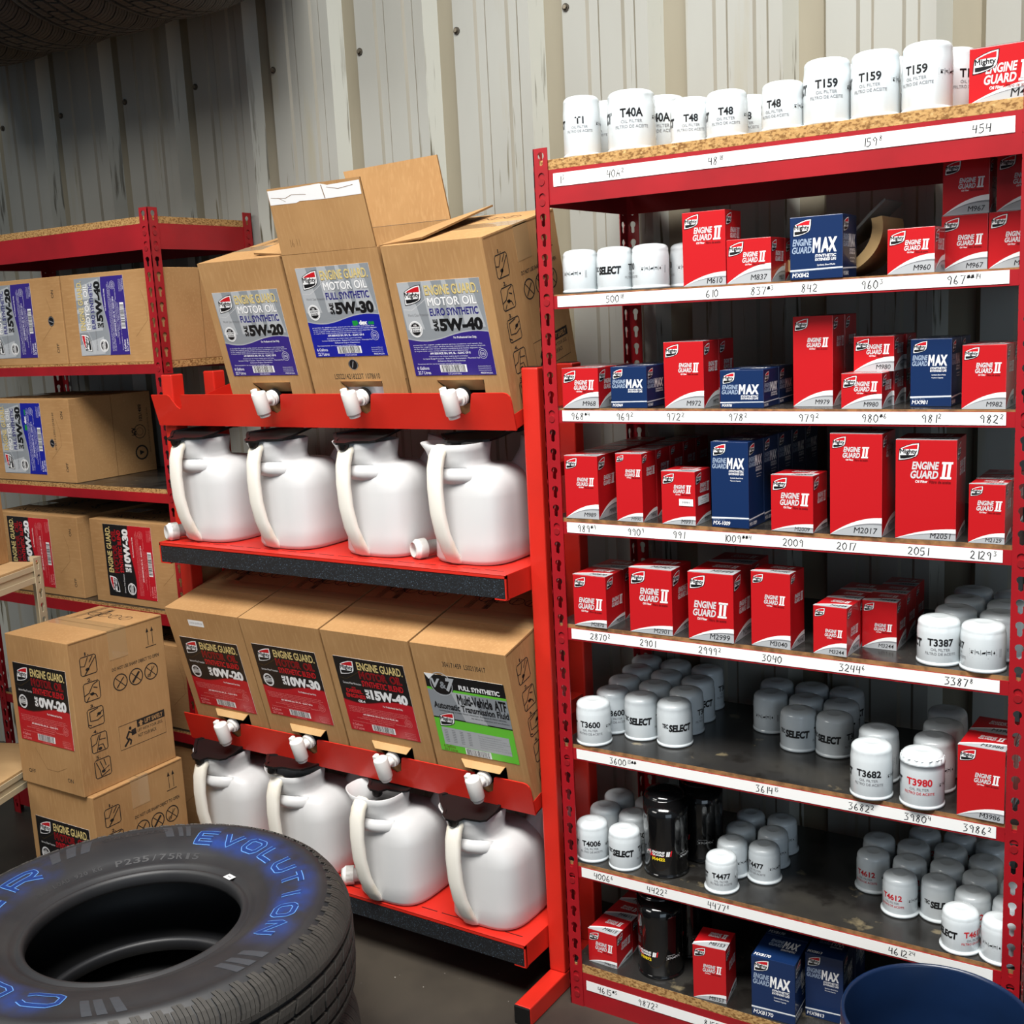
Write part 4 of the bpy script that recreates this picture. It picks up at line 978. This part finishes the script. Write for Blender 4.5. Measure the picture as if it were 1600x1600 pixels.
row('982', 'M982', .7565, .008, 3, .0675, .103, .068, 2, 0, eg=(.3,.87,.36))
row('989', 'M989', .004, -.0015+.005, 4, .0745, .126, .080, 4, 1, eg=(.36,.87,.41))
row('990', 'M990', .119, .004, 4, .0565, .133, .064, 5, .5, size='narrow ', eg=(.36,.93,.28), sw=.32)
row('991', 'M991', .216, .004, 4, .070, .102, .070, 1, -1, size='stickered ', eg=(.36,.87,.33), sw=.25, sticker=True)
row('1009', 'MX-1009', .318, .004, 4, .074, .160, .070, 5, -2, col='blue', size='tall ')
row('2009', 'M2009', .433, .004, 4, .0785, .102, .072, 1, -2, eg=(.22,.89,.42), sw=.2)
row('2017', 'M2017', .541, .003, 4, .090, .178, .085, 1, 0, size='very tall ', eg=(.25,.74,.18), sw=.37)
row('2051', 'M2051', .653, .004, 4, .098, .169, .097, 1, 3, size='widest ', eg=(.25,.92,.30), sw=.2)
row('2129', 'M2129', .771, .005, 4, .0565, .098, .056, 3, 0, size='small ', eg=(.22,.9,.36), sw=.33)
row('2870', 'M2870', .013, .003, 5, .076, .106, .075, 2, -1.4, eg=(.15,.87,.55), sw=.22)
row('2901', 'M2901', .140, .004, 5, .092, .130, .092, 1, 0, eg=(.24,.91,.40), sw=.21)
row('2999', 'M2999', .266, .003, 5, .092, .132, .093, 2, 0, size='large ', eg=(.11,.86,.53), sw=.3)
row('3040', 'M3040', .390, .010, 5, .077, .142, .066, 1, -3.5, size='tall ', eg=(.34,.86,.36), sw=.34)
G3244 = 'red filter boxes above the 3244 tag'
for c, (x, y, n, yw_, side) in enumerate(((.509, .006, 3, -3.5, 'left'), (.5775, .074, 3, -.7, 'right'))):
    for i in range(n):
        q = i*.0655; carton('M3244', x-math.sin(R(yw_))*q, y+math.cos(R(yw_))*q, SZ[5], .062, .089, .0635, yw_, eg=(.35,.86,.54), label='small red filter box left of the cans on the fifth shelf, %s column, %s' % (side, ('frontmost', 'second', 'rearmost')[i]), group=G3244)
row('3986',  'M3986', .761, .004, 6, .077, .128, .077, 2, -2, desc='standing at right of the sixth shelf', size='tall ', eg=(.36,.88,.42), sw=.3)
row('4615', 'M4615', .003, .022, 8, .070, .076, .068, 4, -1.5, size='small ', eg=(.25,.85,.45), sw=.2)
row('8153', 'M8153', .256, .006, 8, .069, .117, .072, 1, 6, eg=(.3,.86,.40), sw=.25)
row('8170', 'MX8170', .381, .006, 8, .0875, .128, .090, 2, 2, col='blue', size='large ')
for i in range(2): carton('MX9813', .4745, .052+i*.082, SZ[8], .074, .136, .080, 3, True, label='blue filter box right beside the bucket on the bottom shelf, %s' % ('front one', 'rear one')[i], group='blue filter boxes beside the bucket')

# ------------------------------------------------------------------ spin-on filters
CANMESH = {}
def can_parts(kind, num, r, h, style):
    key = (kind, num, round(r, 4), round(h, 4))
    if key in CANMESH: return CANMESH[key]
    m = MB(); mt = CANB if kind == 'black' else CANW; N = 48
    fl = r*1.03 if style != 'flange' else r*1.10
    base = [(0, .0), (r*.9, .0), (fl, .0012), (fl, .0052), (r*.99, .0062), (r*.985, .0075), (r, .009)]
    hz = h*.70; sh = h-.012 if style != 'dome' else h-.020
    body = base+[(r, hz)]
    v = []; f = []
    prof = body
    rings = [[(q*math.cos(2*PI*k/N), q*math.sin(2*PI*k/N), z) for k in range(N)] for q, z in prof]
    # wrench flutes: the upper body narrows into flats
    nf = 15 if r < .04 else 12
    def flat(q, z, amt):
        o = []
        for k in range(N):
            t = 2*PI*k/N; ph = (t % (2*PI/nf))-PI/nf; rr = q*(1-amt+amt*math.cos(PI/nf)/math.cos(ph)) if style != 'ribbed' else q*(1-amt*.35*(1+math.cos(nf*2*t)))
            o.append((rr*math.cos(t), rr*math.sin(t), z))
        return o
    if style == 'ribbed':
        rings += [flat(r, h*.80, 0), flat(r*1.03, h*.805, 0), flat(r*1.03, h*.83, .12), flat(r*1.01, h*.90, .12)]
    elif kind == 'black': rings += [flat(r, h*.92, 0)]
    else: rings += [flat(r*.995, hz+.004, .3), flat(r*.985, h*.80, 1.0), flat(r*.975, sh-.002, 1.0)]
    e = h-sh
    for q, z in ((.965, sh+e*.1), (.93, sh+e*.38), (.86, sh+e*.63), (.74, sh+e*.80), (.56, sh+e*.90), (.47, sh+e*.955), (.42, sh+e*.97), (.36, sh+e*.93), (.0, sh+e*.95)):
        rings.append([(r*q*math.cos(2*PI*k/N), r*q*math.sin(2*PI*k/N), z) for k in range(N)])
    m.loft(rings, mt, True)
    body_me = m.mesh('can')
    A = Art(); c = 2*PI*r
    if kind == 'black':
        z = h*.26; B = Art(); B.poly([(0,0),(.012,-.001),(.03,.001),(.047,.002),(.049,.014),(.015,.014),(0,.013)], PR, 1); logo(B, -.010, .001, .013, 2)
        B.text('ENGINE', .006, .0075, .034, .0125, PW, 3, .04, .15); B.text('GUARD', .006, .002, .033, .0065, PW, 3, .04, .15); B.text('II', .036, .002, .045, .0125, PW, 3, .06, .15)
        B.text(num, .006, -.0085, .034, -.0015, YEL, 2, .05)
        A.put(B, -.026, z); icon_row(A, .040, z-.0045, .034, PW, 1, False); A.text('Installation Instructions', .042, z+.004, .060, z+.006, PW, 1)
        A.rect(-.07, z+.0185, .09, z+.0187, PDG, 1)
    else:
        k = r/.037; ink = PR if num in ('T3980', 'T4612') else PK; z = h*(.52 if num in ('T1','T40A','T159') else .44)
        tw = .0089*k*len(num)
        A.text(num, -tw/2, z, tw/2, z+.0135*k, ink, 1, .03)
        A.text('OIL FILTER', -.0165*k, z-.0082*k, .0165*k, z-.0034*k, PDG, 1, .01); A.text('FILTRO DE ACEITE', -.0265*k, z-.0158*k, .0265*k, z-.0110*k, PDG if ink is PK else PR, 1, .01)
        icon_row(A, .034*k, z-.004*k, .046*k, PK, 1)
        A.text('TEC', -.101*k, z+.0005*k, -.0865*k, z+.0100*k, PK, 1, .04, .1); A.text('SELECT', -.0855*k, z-.006*k, -.0345*k, z+.0100*k, PK, 1, .055, .12)
    m = MB(); A.onto(m, cyl_fn(r+.00025, 0), .00012); print_me = m.mesh('printed_label')
    CANMESH[key] = (body_me, print_me); return CANMESH[key]
def can(num, x, y, z, r, h, yw, label, group, kind='white', style='flute'):
    b, p = can_parts(kind, num, r, h, style)
    o = bpy.data.objects.new('oil_filter', b); COL.objects.link(o); o.location = (x, y, z+.0003); o.rotation_euler = (0,0,R(yw))
    q = bpy.data.objects.new('printed_label', p); COL.objects.link(q); q.parent = o
    return tag(o, label, 'oil filter', group)
def face(x, y, off=0): return math.degrees(math.atan2(x-1.155, -(y+1.958)))*-1+off if False else -math.degrees(math.atan2(-(1.155-x), (y+1.958)))*-1*-1+off
def toward(x, y): return math.degrees(math.atan2(1.155-x, y+1.958))     # yaw that turns the number towards the viewer
def cans(where, num, s, r, h, lst, style='flute', kind='white'):
    """lst: (x, y, column words, turn) ; turn>0 shows the icon strip, turn<0 shows the maker's word"""
    for x, y, words, turn in lst:
        can(num, x, y, SZ[s], r, h, toward(x, y)-turn, '%s oil filter %s, %s' % (kind, where, words), '%s oil filters %s' % (kind, where), kind, style)
cans('at the left end of the top deck', 'T1', 1, .0358, .115, [(.048, .050, 'front one', 8), (.057, .135, 'rear one', 40)])
cans('of the pair at left of the top deck', 'T40A', 1, .0452, .112, [(.150, .058, 'large front one', 0), (.166, .158, 'half hidden rear one', 8)])
cans('of the low middle group on the top deck', 'T48', 1, .0368, .0845, [(.266, .066, 'leftmost of the row', 0), (.343, .050, 'second of the row', 4), (.352, .134, 'behind the second one', 14), (.432, .132, 'behind the gap', 20), (.446, .050, 'rightmost of the row', 26)])
cans('of the tall right group on the top deck', 'T159', 1, .0394, .110, [(.5225, .052, 'leftmost of front three', 2), (.6035, .052, 'middle of front three', 14), (.6865, .052, 'rightmost of front three', 27), (.608, .136, 'behind the middle one', 10), (.706, .138, 'rear right one', -45), (.526, .136, 'behind the leftmost one', 0)])
cans('at left of the second shelf', 'T500', 2, .0352, .0845, [(.034, .048, 'leftmost of the front three', 118), (.1095, .049, 'middle of the front three', -72), (.186, .047, 'rightmost of the front three', 86), (.238, .105, 'in the shade behind the rightmost one', 90), (.100, .125, 'behind the middle one', 20)])
cans('at right of the fifth shelf', 'T3387', 5, .0365, .082, [(.719, .044, 'left column, frontmost', -4), (.793, .035, 'right column, frontmost', 88), (.731, .119, 'left column, second', 60), (.731, .194, 'left column, third', 10), (.732, .268, 'left column, rearmost', 0), (.808, .110, 'right column, second', 20), (.806, .185, 'right column, third', 0), (.805, .260, 'right column, rearmost', 0)])
L36 = []
for c, (nm, pts) in enumerate((('left column', ((.029,.039),(.034,.118),(.022,.196),(.015,.273),(.003,.346))), ('middle column', ((.106,.109),(.100,.188),(.092,.264),(.079,.341))), ('right column', ((.184,.1035),(.177,.1785),(.170,.255),(.158,.335))))):
    for i, (x, y) in enumerate(pts): L36.append((x, y, '%s, %s' % (nm, 'frontmost' if i == 0 else ORD[i] if i < len(pts)-1 else 'rearmost'), (22, 0, 60, 10, 20)[i] if c == 0 else (-86, 10, 40, 0)[i] if c == 1 else (-112, -72, -110, -75)[i]))
L36[0] = L36[0][:3]+(14,); L36[1] = L36[1][:3]+(-4,)
cans('of the left group on the sixth shelf', 'T3600', 6, .0365, .093, L36)
L = []
for c, (nm, pts) in enumerate((('left column', ((.333,.262),(.320,.337))), ('middle column', ((.418,.1885),(.409,.265),(.396,.341))), ('right column', ((.4915,.189),(.482,.264),(.470,.341))))):
    for i, (x, y) in enumerate(pts): L.append((x, y, '%s, %s' % (nm, 'frontmost' if i == 0 else 'rearmost' if i == len(pts)-1 else 'second'), (112, 60, 0)[i] if c == 0 else (-88, 0, 30)[i] if c == 1 else (-72, -100, -120)[i]))
cans('of the middle group on the sixth shelf', 'T3614', 6, .0365, .082, L)
cans('of the tall pair on the sixth shelf', 'T3682', 6, .037, .100, [(.608, .029, 'front one of two', 8), (.600, .106, 'rear one of two', 75)])
cans('beside the red box on the sixth shelf', 'T3980', 6, .0375, .100, [(.697, .030, 'frontmost, with ribbed cap', 8)], 'ribbed')
cans('beside the red box on the sixth shelf', 'T3980', 6, .0370, .100, [(.700, .107, 'second', 60), (.699, .183, 'third', 80), (.690, .259, 'rearmost', 0)])
cans('at the left end of the seventh shelf', 'T4006', 7, .0345, .086, [(.012, .044, 'left column, frontmost', 6), (.0905, .042, 'right column, frontmost', -84), (.003, .121, 'left column, second', 60), (.076, .1165, 'right column, second', -30), (.0, .193, 'left column, rearmost', 0), (.078, .189, 'right column, rearmost', 0)])
cans('on the seventh shelf', 'M4422', 7, .0455, .180, [(.1755, .0645, 'tall front one', 14), (.214, .160, 'tall rear one in the shade', 62)], 'dome', 'black')
cans('of the middle group on the seventh shelf', 'T4477', 7, .0318, .0745, [(.3065, .044, 'left column, frontmost', 2), (.302, .114, 'left column, second', 38), (.294, .181, 'left column, third', 60), (.290, .248, 'left column, rearmost', 30), (.368, .120, 'right column, frontmost', 38), (.361, .190, 'right column, second', 65), (.357, .256, 'right column, rearmost', 70)], 'flange')
L = []
for nm, pts in (('first column', ((.570,.183,28),(.563,.252,0))), ('second column', ((.639,.116,28),(.640,.185,0),(.631,.252,0),(.637,.320,0))), ('third column', ((.7065,.130,-105),(.707,.198,0),(.699,.266,0),(.703,.334,0))),
                ('fourth column', ((.764,.039,-45),(.771,.111,0),(.770,.179,0),(.768,.248,0),(.768,.316,0))), ('rightmost column', ((.832,.036,118),(.837,.107,0),(.838,.177,0)))):
    for i, (x, y, t) in enumerate(pts): L.append((x, y, '%s, %s' % (nm, 'frontmost' if i == 0 else 'rearmost' if i == len(pts)-1 else ORD[i]), t))
cans('of the right group on the seventh shelf', 'T4612', 7, .0322, .077, L, 'flange')
cans('on the bottom shelf', 'M9872', 8, .0475, .190, [(.153, .070, 'large one standing in front', 34), (.176, .172, 'large one behind in the shade', 45)], 'dome', 'black')

# ------------------------------------------------------------------ curled kraft sheet behind the boxes of the second shelf
cs = tag(empty('curled_sheet', (.50, .118, SZ[2]+.0005)), 'curled tan kraft sheet lying behind the blue filter box on the second shelf', 'sheet')
def curl(name, r0, r1, a0, a1, d0, d1, cx, cz, mt, lab=None):
    m = MB(); n = 28; rings = []
    v = []; f = []
    for i in range(n+1):
        t = a0+(a1-a0)*i/n
        for r_, y in ((r0, d0), (r1, d0), (r1, d1), (r0, d1)): v.append((cx+r_*math.cos(t)*1.25, y, cz+r_*math.sin(t)))
    for i in range(n):
        for k in range(4): k2 = (k+1) % 4; f.append((i*4+k, i*4+k2, i*4+4+k2, i*4+4+k))
    f += [(3,2,1,0), tuple(n*4+k for k in range(4))]
    m.add(v, f, mt, False); o = m.build(name, cs)
    if lab: o['label'] = lab
    return o
curl('kraft_layers', .069, .084, R(196), R(372), -.02, .12, 0, .0842, KRAFT)
m = MB(); v = []
for y in (.0, .115):
    for a, b in ((.004,.052),(.045,.078),(.078,.112),(.102,.132),(.104,.129),(.081,.108),(.047,.074),(.006,.048)): v.append((a, y, b))
m.add(v, [tuple(range(8)), tuple(range(15, 7, -1))]+[(i, i+8, (i+1) % 8+8, (i+1) % 8) for i in range(8)], GREYSH)
o = m.build('grey_face', cs); o['label'] = 'grey curled top sheet'
# loose carton lid behind the 968 boxes
m = MB(); m.add([(0,0,0),(.14,.0,0),(.14,.1,.02),(.0,.1,.03),(.07,.05,.045)], [(0,1,4),(1,2,4),(2,3,4),(3,0,4)], CARD2)
lf = m.build('bent_cardboard'); lf.location = (.02, .272, SZ[3]+.0005); tag(lf, 'bent piece of dark cardboard behind the first boxes of the third shelf', 'cardboard')

# ------------------------------------------------------------------ blue bucket
b = tag(empty('bucket', (.7865, -.2385, 0)), 'blue plastic bucket at the bottom right corner, open and empty', 'bucket')
m = MB(); m.lathe([(0,.0),(.118,.0),(.124,.004),(.1395,.30),(.1415,.302),(.1415,.318),(.140,.320),(.1425,.335),(.1465,.337),(.1475,.345),(.1475,.366),(.1455,.371),(.1425,.371),(.1405,.366),(.137,.30),(.121,.008),(0,.008)], BUCKM, 64); m.build('pail', b)
m = MB(); pts = [(.150*math.cos(t), .150*math.sin(t)-.0, .325-.10*math.sin((t-PI)/1.0*1)*1) for t in [PI+PI*k/20 for k in range(21)]]
for i in range(20): m.cyl((pts[i][0], pts[i][1], .325-.09*math.sin(PI*i/20)), (pts[i+1][0], pts[i+1][1], .325-.09*math.sin(PI*(i+1)/20)), .002, SCREW, 8)
o = m.build('bail_handle', b); o['label'] = 'wire bail handle'
# ------------------------------------------------------------------ tires
def tire_mesh(name, side_mat):
    """smooth carcass with separate raised tread blocks"""
    N = 180
    half = [(.375,.0),(.372,.045),(.352,.078),(.315,.098),(.262,.092),(.224,.078),(.203,.062),(.191,.060),(.189,.066),(.190,.080),(.194,.0865),(.199,.087),(.203,.083),(.207,.0828),(.213,.0885),(.220,.0915),(.224,.0905),
        (.240,.100),(.255,.106),(.275,.111),(.300,.1145),(.320,.115),(.336,.1135),(.3375,.1145),(.345,.113),(.351,.1105),(.360,.1035),(.371,.0935),(.379,.083),(.3835,.072),(.3845,.060),(.3845,.030),(.385,.0)]
    prof = half+[(r, -z) for r, z in reversed(half[1:-1])]
    M = len(prof); v = []; f = []; mi = []; sm = []
    for r, z in prof:
        for k in range(N): a = 2*PI*k/N; v.append((r*math.cos(a), r*math.sin(a), z))
    for i in range(M):
        i2 = (i+1) % M
        for k in range(N): k2 = (k+1) % N; f.append((i*N+k, i*N+k2, i2*N+k2, i2*N+k)); mi.append(0); sm.append(True)
    def block(pts, a0, a1, skew, dp, na=2):
        """a raised lug: pts is its outer profile (r,z), swept between two angles, each point shifted by its own skew"""
        b = len(v); n = len(pts)
        for low in (0, 1):
            for (r, z), s in zip(pts, skew):
                for k in range(na):
                    a = a0+(a1-a0)*k/(na-1)+s; rr = r-dp*low*(1 if abs(z) < .08 else .6); zz = z-math.copysign(dp*low*(0 if abs(z) < .07 else .6), z)
                    v.append((rr*math.cos(a), rr*math.sin(a), zz))
        q = lambda l, i, k: b+l*n*na+i*na+k
        for i in range(n-1):
            for k in range(na-1): f.append((q(0,i,k), q(0,i,k+1), q(0,i+1,k+1), q(0,i+1,k)))
            f.append((q(0,i,0), q(0,i+1,0), q(1,i+1,0), q(1,i,0))); f.append((q(0,i+1,na-1), q(0,i,na-1), q(1,i,na-1), q(1,i+1,na-1)))
        for k in range(na-1):
            f.append((q(0,0,k+1), q(0,0,k), q(1,0,k), q(1,0,k+1))); f.append((q(0,n-1,k), q(0,n-1,k+1), q(1,n-1,k+1), q(1,n-1,k)))
        c = len(f)-len(mi); mi.extend([1]*c); sm.extend([False]*c)
    mm = 1/.39*.001
    for side in (1, -1):
        off = 0 if side > 0 else .02
        P = lambda L: [(r, side*z) for r, z in L]
        n = 70
        for b_ in range(n):                       # shoulder: long lugs cut by fine sipes
            a = 2*PI*b_/n+off; st = 2*PI/n
            for s_ in range(4):
                x0 = a+st*s_/4+(1.6*mm if s_ == 0 else .55*mm); x1 = a+st*(s_+1)/4-(1.6*mm if s_ == 3 else .55*mm)
                L = [(.3915,.0655),(.388,.0745),(.3815,.0865),(.372,.0985),(.3605,.1075)]+([(.3525,.1120)] if s_ in (1, 2) else [])
                sk = [side*(.016*math.sin(i*.75)) for i in range(len(L))]
                block(P(L), x0, x1, sk, .0065)
        for b_ in range(140):                     # narrow rib beside the main groove
            a = 2*PI*b_/140+off; block(P([(.3925,.0568),(.3918,.0645)]), a+.6*mm, a+2*PI/140-.6*mm, [0, side*.004], .008)
        n = 62
        for b_ in range(n):
            a = 2*PI*b_/n+off; st = 2*PI/n-5.5*mm
            for s_ in range(3):
                x0 = a+st*s_/3+(.5*mm if s_ else 0); x1 = a+st*(s_+1)/3-(.5*mm if s_ < 2 else 0)
                block(P([(.394,.0232),(.3945,.0340),(.393,.0455)]), x0, x1, [0, side*(.006 if b_ % 2 else .010), side*.024], .010)
    n = 58
    for b_ in range(n):
        a = 2*PI*b_/n; st = 2*PI/n-5.5*mm
        for s_ in range(3):
            x0 = a+st*s_/3+(.5*mm if s_ else 0); x1 = a+st*(s_+1)/3-(.5*mm if s_ < 2 else 0)
            block([(.3945,.0140),(.395,.0),(.3945,-.0140)], x0, x1, [0, -.016, -.012], .010)
    me = bpy.data.meshes.new(name); me.from_pydata(v, [], f); me.materials.append(side_mat); me.materials.append(RUBD)
    me.polygons.foreach_set('material_index', mi); me.polygons.foreach_set('use_smooth', sm); me.update(); return me
# sidewall rubber with the blue protective paint round the letters (worn patches, in the tire's own coordinates)
RUBP = mat('painted_sidewall_rubber', srgb(36, 37, 40), .5)
def paint(m):
    noise_mix(m, srgb(36, 37, 40), srgb(46, 46, 47), 9, 6, .4, .7)
    nt, p, L = nodes(m); src = p.inputs['Base Color'].links[0].from_socket
    tc = nt.nodes.new('ShaderNodeTexCoord'); sp = nt.nodes.new('ShaderNodeSeparateXYZ'); L.new(tc.outputs['Object'], sp.inputs[0])
    def mth(op, a, b=None):
        n = nt.nodes.new('ShaderNodeMath'); n.operation = op
        for i, q in enumerate((a, b)):
            if q is None: continue
            if isinstance(q, (int, float)): n.inputs[i].default_value = q
            else: L.new(q, n.inputs[i])
        return n.outputs[0]
    def ramp(x, a, b):
        n = nt.nodes.new('ShaderNodeMapRange'); n.interpolation_type = 'SMOOTHSTEP'; n.inputs['From Min'].default_value = a; n.inputs['From Max'].default_value = b; L.new(x, n.inputs['Value']); return n.outputs[0]
    ang = mth('ARCTAN2', sp.outputs['Y'], sp.outputs['X']); rad = mth('SQRT', mth('ADD', mth('MULTIPLY', sp.outputs['X'], sp.outputs['X']), mth('MULTIPLY', sp.outputs['Y'], sp.outputs['Y'])))
    ns = nt.nodes.new('ShaderNodeTexNoise'); ns.inputs['Scale'].default_value = 14; ns.inputs['Detail'].default_value = 6; L.new(tc.outputs['Object'], ns.inputs['Vector'])
    w1 = mth('MULTIPLY', ramp(ang, R(-2), R(22)), ramp(ang, R(124), R(104)))
    w2 = mth('MULTIPLY', ramp(ang, R(-60), R(-75)), mth('ADD', ramp(ang, R(-181), R(-179)), 0.0)); w3 = ramp(ang, R(168), R(177))
    wa = mth('ADD', w1, mth('ADD', w2, w3))
    wr = mth('MULTIPLY', ramp(rad, .236, .275), ramp(rad, .345, .300)); up = ramp(sp.outputs['Z'], 0, .05)
    fac = mth('MULTIPLY', mth('MULTIPLY', mth('MINIMUM', wa, 1.0), wr), mth('MULTIPLY', up, ramp(ns.outputs['Fac'], .30, .78)))
    mx = nt.nodes.new('ShaderNodeMix'); mx.data_type = 'RGBA'; L.new(fac, mx.inputs['Factor']); L.new(src, mx.inputs['A']); mx.inputs['B'].default_value = srgb(24, 62, 140); L.new(mx.outputs['Result'], p.inputs['Base Color'])
paint(RUBP)
def wall_z(r):
    pr = [(.224,.0905),(.240,.100),(.255,.106),(.275,.111),(.300,.1145),(.320,.115),(.336,.1135)]
    for (a, b), (c, d) in zip(pr, pr[1:]):
        if a <= r <= c: return b+(d-b)*(r-a)/(c-a)
    return .1135 if r > .3 else .0905
STROKE = {'E':[[(1,1),(0,1),(0,0),(1,0)],[(0,.5),(.8,.5)]], 'V':[[(0,1),(.5,0),(1,1)]], 'O':[[(.2,1),(0,.8),(0,.2),(.2,0),(.8,0),(1,.2),(1,.8),(.8,1),(.2,1)]], 'L':[[(0,1),(0,0),(1,0)]],
 'U':[[(0,1),(0,.2),(.2,0),(.8,0),(1,.2),(1,1)]], 'T':[[(0,1),(1,1)],[(.5,1),(.5,0)]], 'I':[[(.5,1),(.5,0)]], 'N':[[(0,0),(0,1),(1,0),(1,1)]], 'C':[[(1,.8),(.8,1),(.2,1),(0,.8),(0,.2),(.2,0),(.8,0),(1,.2)]],
 'P':[[(0,0),(0,1),(.8,1),(1,.85),(1,.6),(.8,.45),(0,.45)]], 'R':[[(0,0),(0,1),(.8,1),(1,.85),(1,.6),(.8,.45),(0,.45)],[(.5,.45),(1,0)]]}
def on_wall(rm, d0):
    """wraps flat artwork on the bulged sidewall: u runs clockwise, v outwards"""
    return lambda a, b, d: Vector((b*math.cos(a/rm), b*math.sin(a/rm), wall_z(b)+d0+d))
def arc_letters(mb, t, a0, a1, r0, r1):
    """outlined letters on the sidewall, tops outwards, read clockwise from angle a0 down to a1 (degrees)"""
    rm = (r0+r1)/2; step = (a0-a1)/len(t); L1 = Art()
    for i, ch in enumerate(t):
        aw = step*.62*(0.5 if ch == 'I' else 1); ac = a0-(i+.5)*step
        for st in STROKE[ch]:
            P = []
            for (x0, y0), (x1, y1) in zip(st, st[1:]):
                n = 6
                for k in range(n): P.append((x0+(x1-x0)*k/n, y0+(y1-y0)*k/n))
            P.append(st[-1]); Q = [(R(ac+aw*(.5-x))*rm, r0+y*(r1-r0)) for x, y in P]
            L1.line(Q, .0118, TBLUE, 1); L1.line(Q, .0082, TBLUED, 4)
    L1.onto(mb, on_wall(rm, .0005), .00015)
def arc_text(A_mb, t, a0, a1, r0, r1, mt, d, bold):
    n = len(t); step = (a0-a1)/n
    for i, ch in enumerate(t):
        if ch == ' ': continue
        v, f, asp = text2d(ch, bold, .0)
        aw = step*(.80 if ch not in 'I1/' else .4); ac = a0-(i+.5)*step; P = []
        for u, q in v:
            ang = R(ac+aw*(.5-u)); r = r0+q*(r1-r0); P.append((r*math.cos(ang), r*math.sin(ang), wall_z(r)+d))
        A_mb.add(P, f, mt)
TM = tire_mesh('tire', RUB); TMP = tire_mesh('tire', RUBP)
def tire(me, loc, rot, label, group):
    o = bpy.data.objects.new('tire', me); COL.objects.link(o); o.location = loc; o.rotation_euler = rot
    return tag(o, label, 'tire', group)
TL = (-.520, -.727)
GT = 'two tires stacked on the floor'
t2 = tire(TM, (*TL, .1152), (0,0,R(40)), 'lower black tire of the stack on the floor', GT)
t1 = tire(TMP, (*TL, .3456), (0,0,0), 'upper black tire of the floor stack with blue-painted lettering', GT)
m = MB()
for word, a0, a1 in (('EVOLUTION', 116, 8), ('COOPER', -58, -184)):
    m = MB(); arc_letters(m, word, a0, a1, .268, .304); o = m.build('sidewall_lettering', t1); o['label'] = 'outlined letters painted blue'
GREYB = mat('worn_sidewall_bar', srgb(58, 61, 66), .5)
def bar(a0, a1, r0, r1, skew=0):
    v = []; n = 4
    for i in range(n+1):
        r = r0+(r1-r0)*i/n
        for a in (a0, a1): q = R(a+skew*i/n); v.append((r*math.cos(q), r*math.sin(q), wall_z(r)+.0005))
    m.add(v, [(2*i, 2*i+1, 2*i+3, 2*i+2) for i in range(n)], GREYB)
for grp in (((126,1.6,3),(121.5,.9,3),(118.5,.9,3)), ((171,1.8,-3),(165,1.8,-3),(159.5,1.8,-3)), ((-3,1.4,3),(-8,1.4,3),(-12,1.4,3)), ((-45,1.4,3),(-50,1.4,3),(-54,1.4,3))):
    for a, hw_, sk in grp: m = MB(); bar(a-hw_, a+hw_, .290, .335, sk); m.build('sidewall_bar', t1)
RR = mat('raised_rubber', srgb(50, 50, 52), .5)
for t_, a0, a1, r0, r1 in (('STABILITREAD', 152, 128, .312, .326), ('P235/75R15', 150, 108, .228, .240), ('MAX LOAD 920 KG', 190, 156, .230, .238)):
    m = MB(); arc_text(m, t_, a0, a1, r0, r1, RR, .0007, .02); m.build('raised_marking', t1)
q = R(80); m = MB(); bx_ = Matrix.Translation((.203*math.cos(q), .203*math.sin(q), .0885)) @ Matrix.Rotation(q-PI/2, 4, 'Z')
m.box(-.0105, .0105, -.007, .008, 0, .0006, PW, bx_); m.box(-.006, .006, -.001, .002, .0006, .0008, PDG, bx_); o = m.build('price_sticker', t1); o['label'] = 'small white sticker'
# tires stored overhead on two rails
GO = 'tires stored on the overhead rails'
for y, nm in ((-.215, 'front'), (.255, 'rear')):
    tr = tag(empty('overhead_rail', (-1.7, y, 2.3)), 'dark red %s rail hung from the roof, carrying the overhead tires' % nm, 'rail')
    m = MB(); m.cyl((-1.3, 0, .022), (.72, 0, .022), .014, RED, 12); m.build('rail', tr)
    for x in (-1.2, .56):
        m = MB(); m.cyl((x, 0, .034), (x, 0, 1.9), .009, RED, 10); m.build('hanger_rod', tr)
for i, (x, l) in enumerate(((-1.035, 'right end of the overhead row'), (-1.275, 'second from the right in the overhead row'), (-1.515, 'third from the right in the overhead row'), (-1.755, 'fourth from the right in the overhead row'), (-1.995, 'fifth from the right in the overhead row'), (-2.235, 'added unseen at the left end to shade the wall'))):  # leftmost tire is out of view, added to block light from the wall
    tire(TM, (x, .02, 2.622), (0, PI/2, R(0)), 'dark tire standing upright overhead, %s' % l, GO)
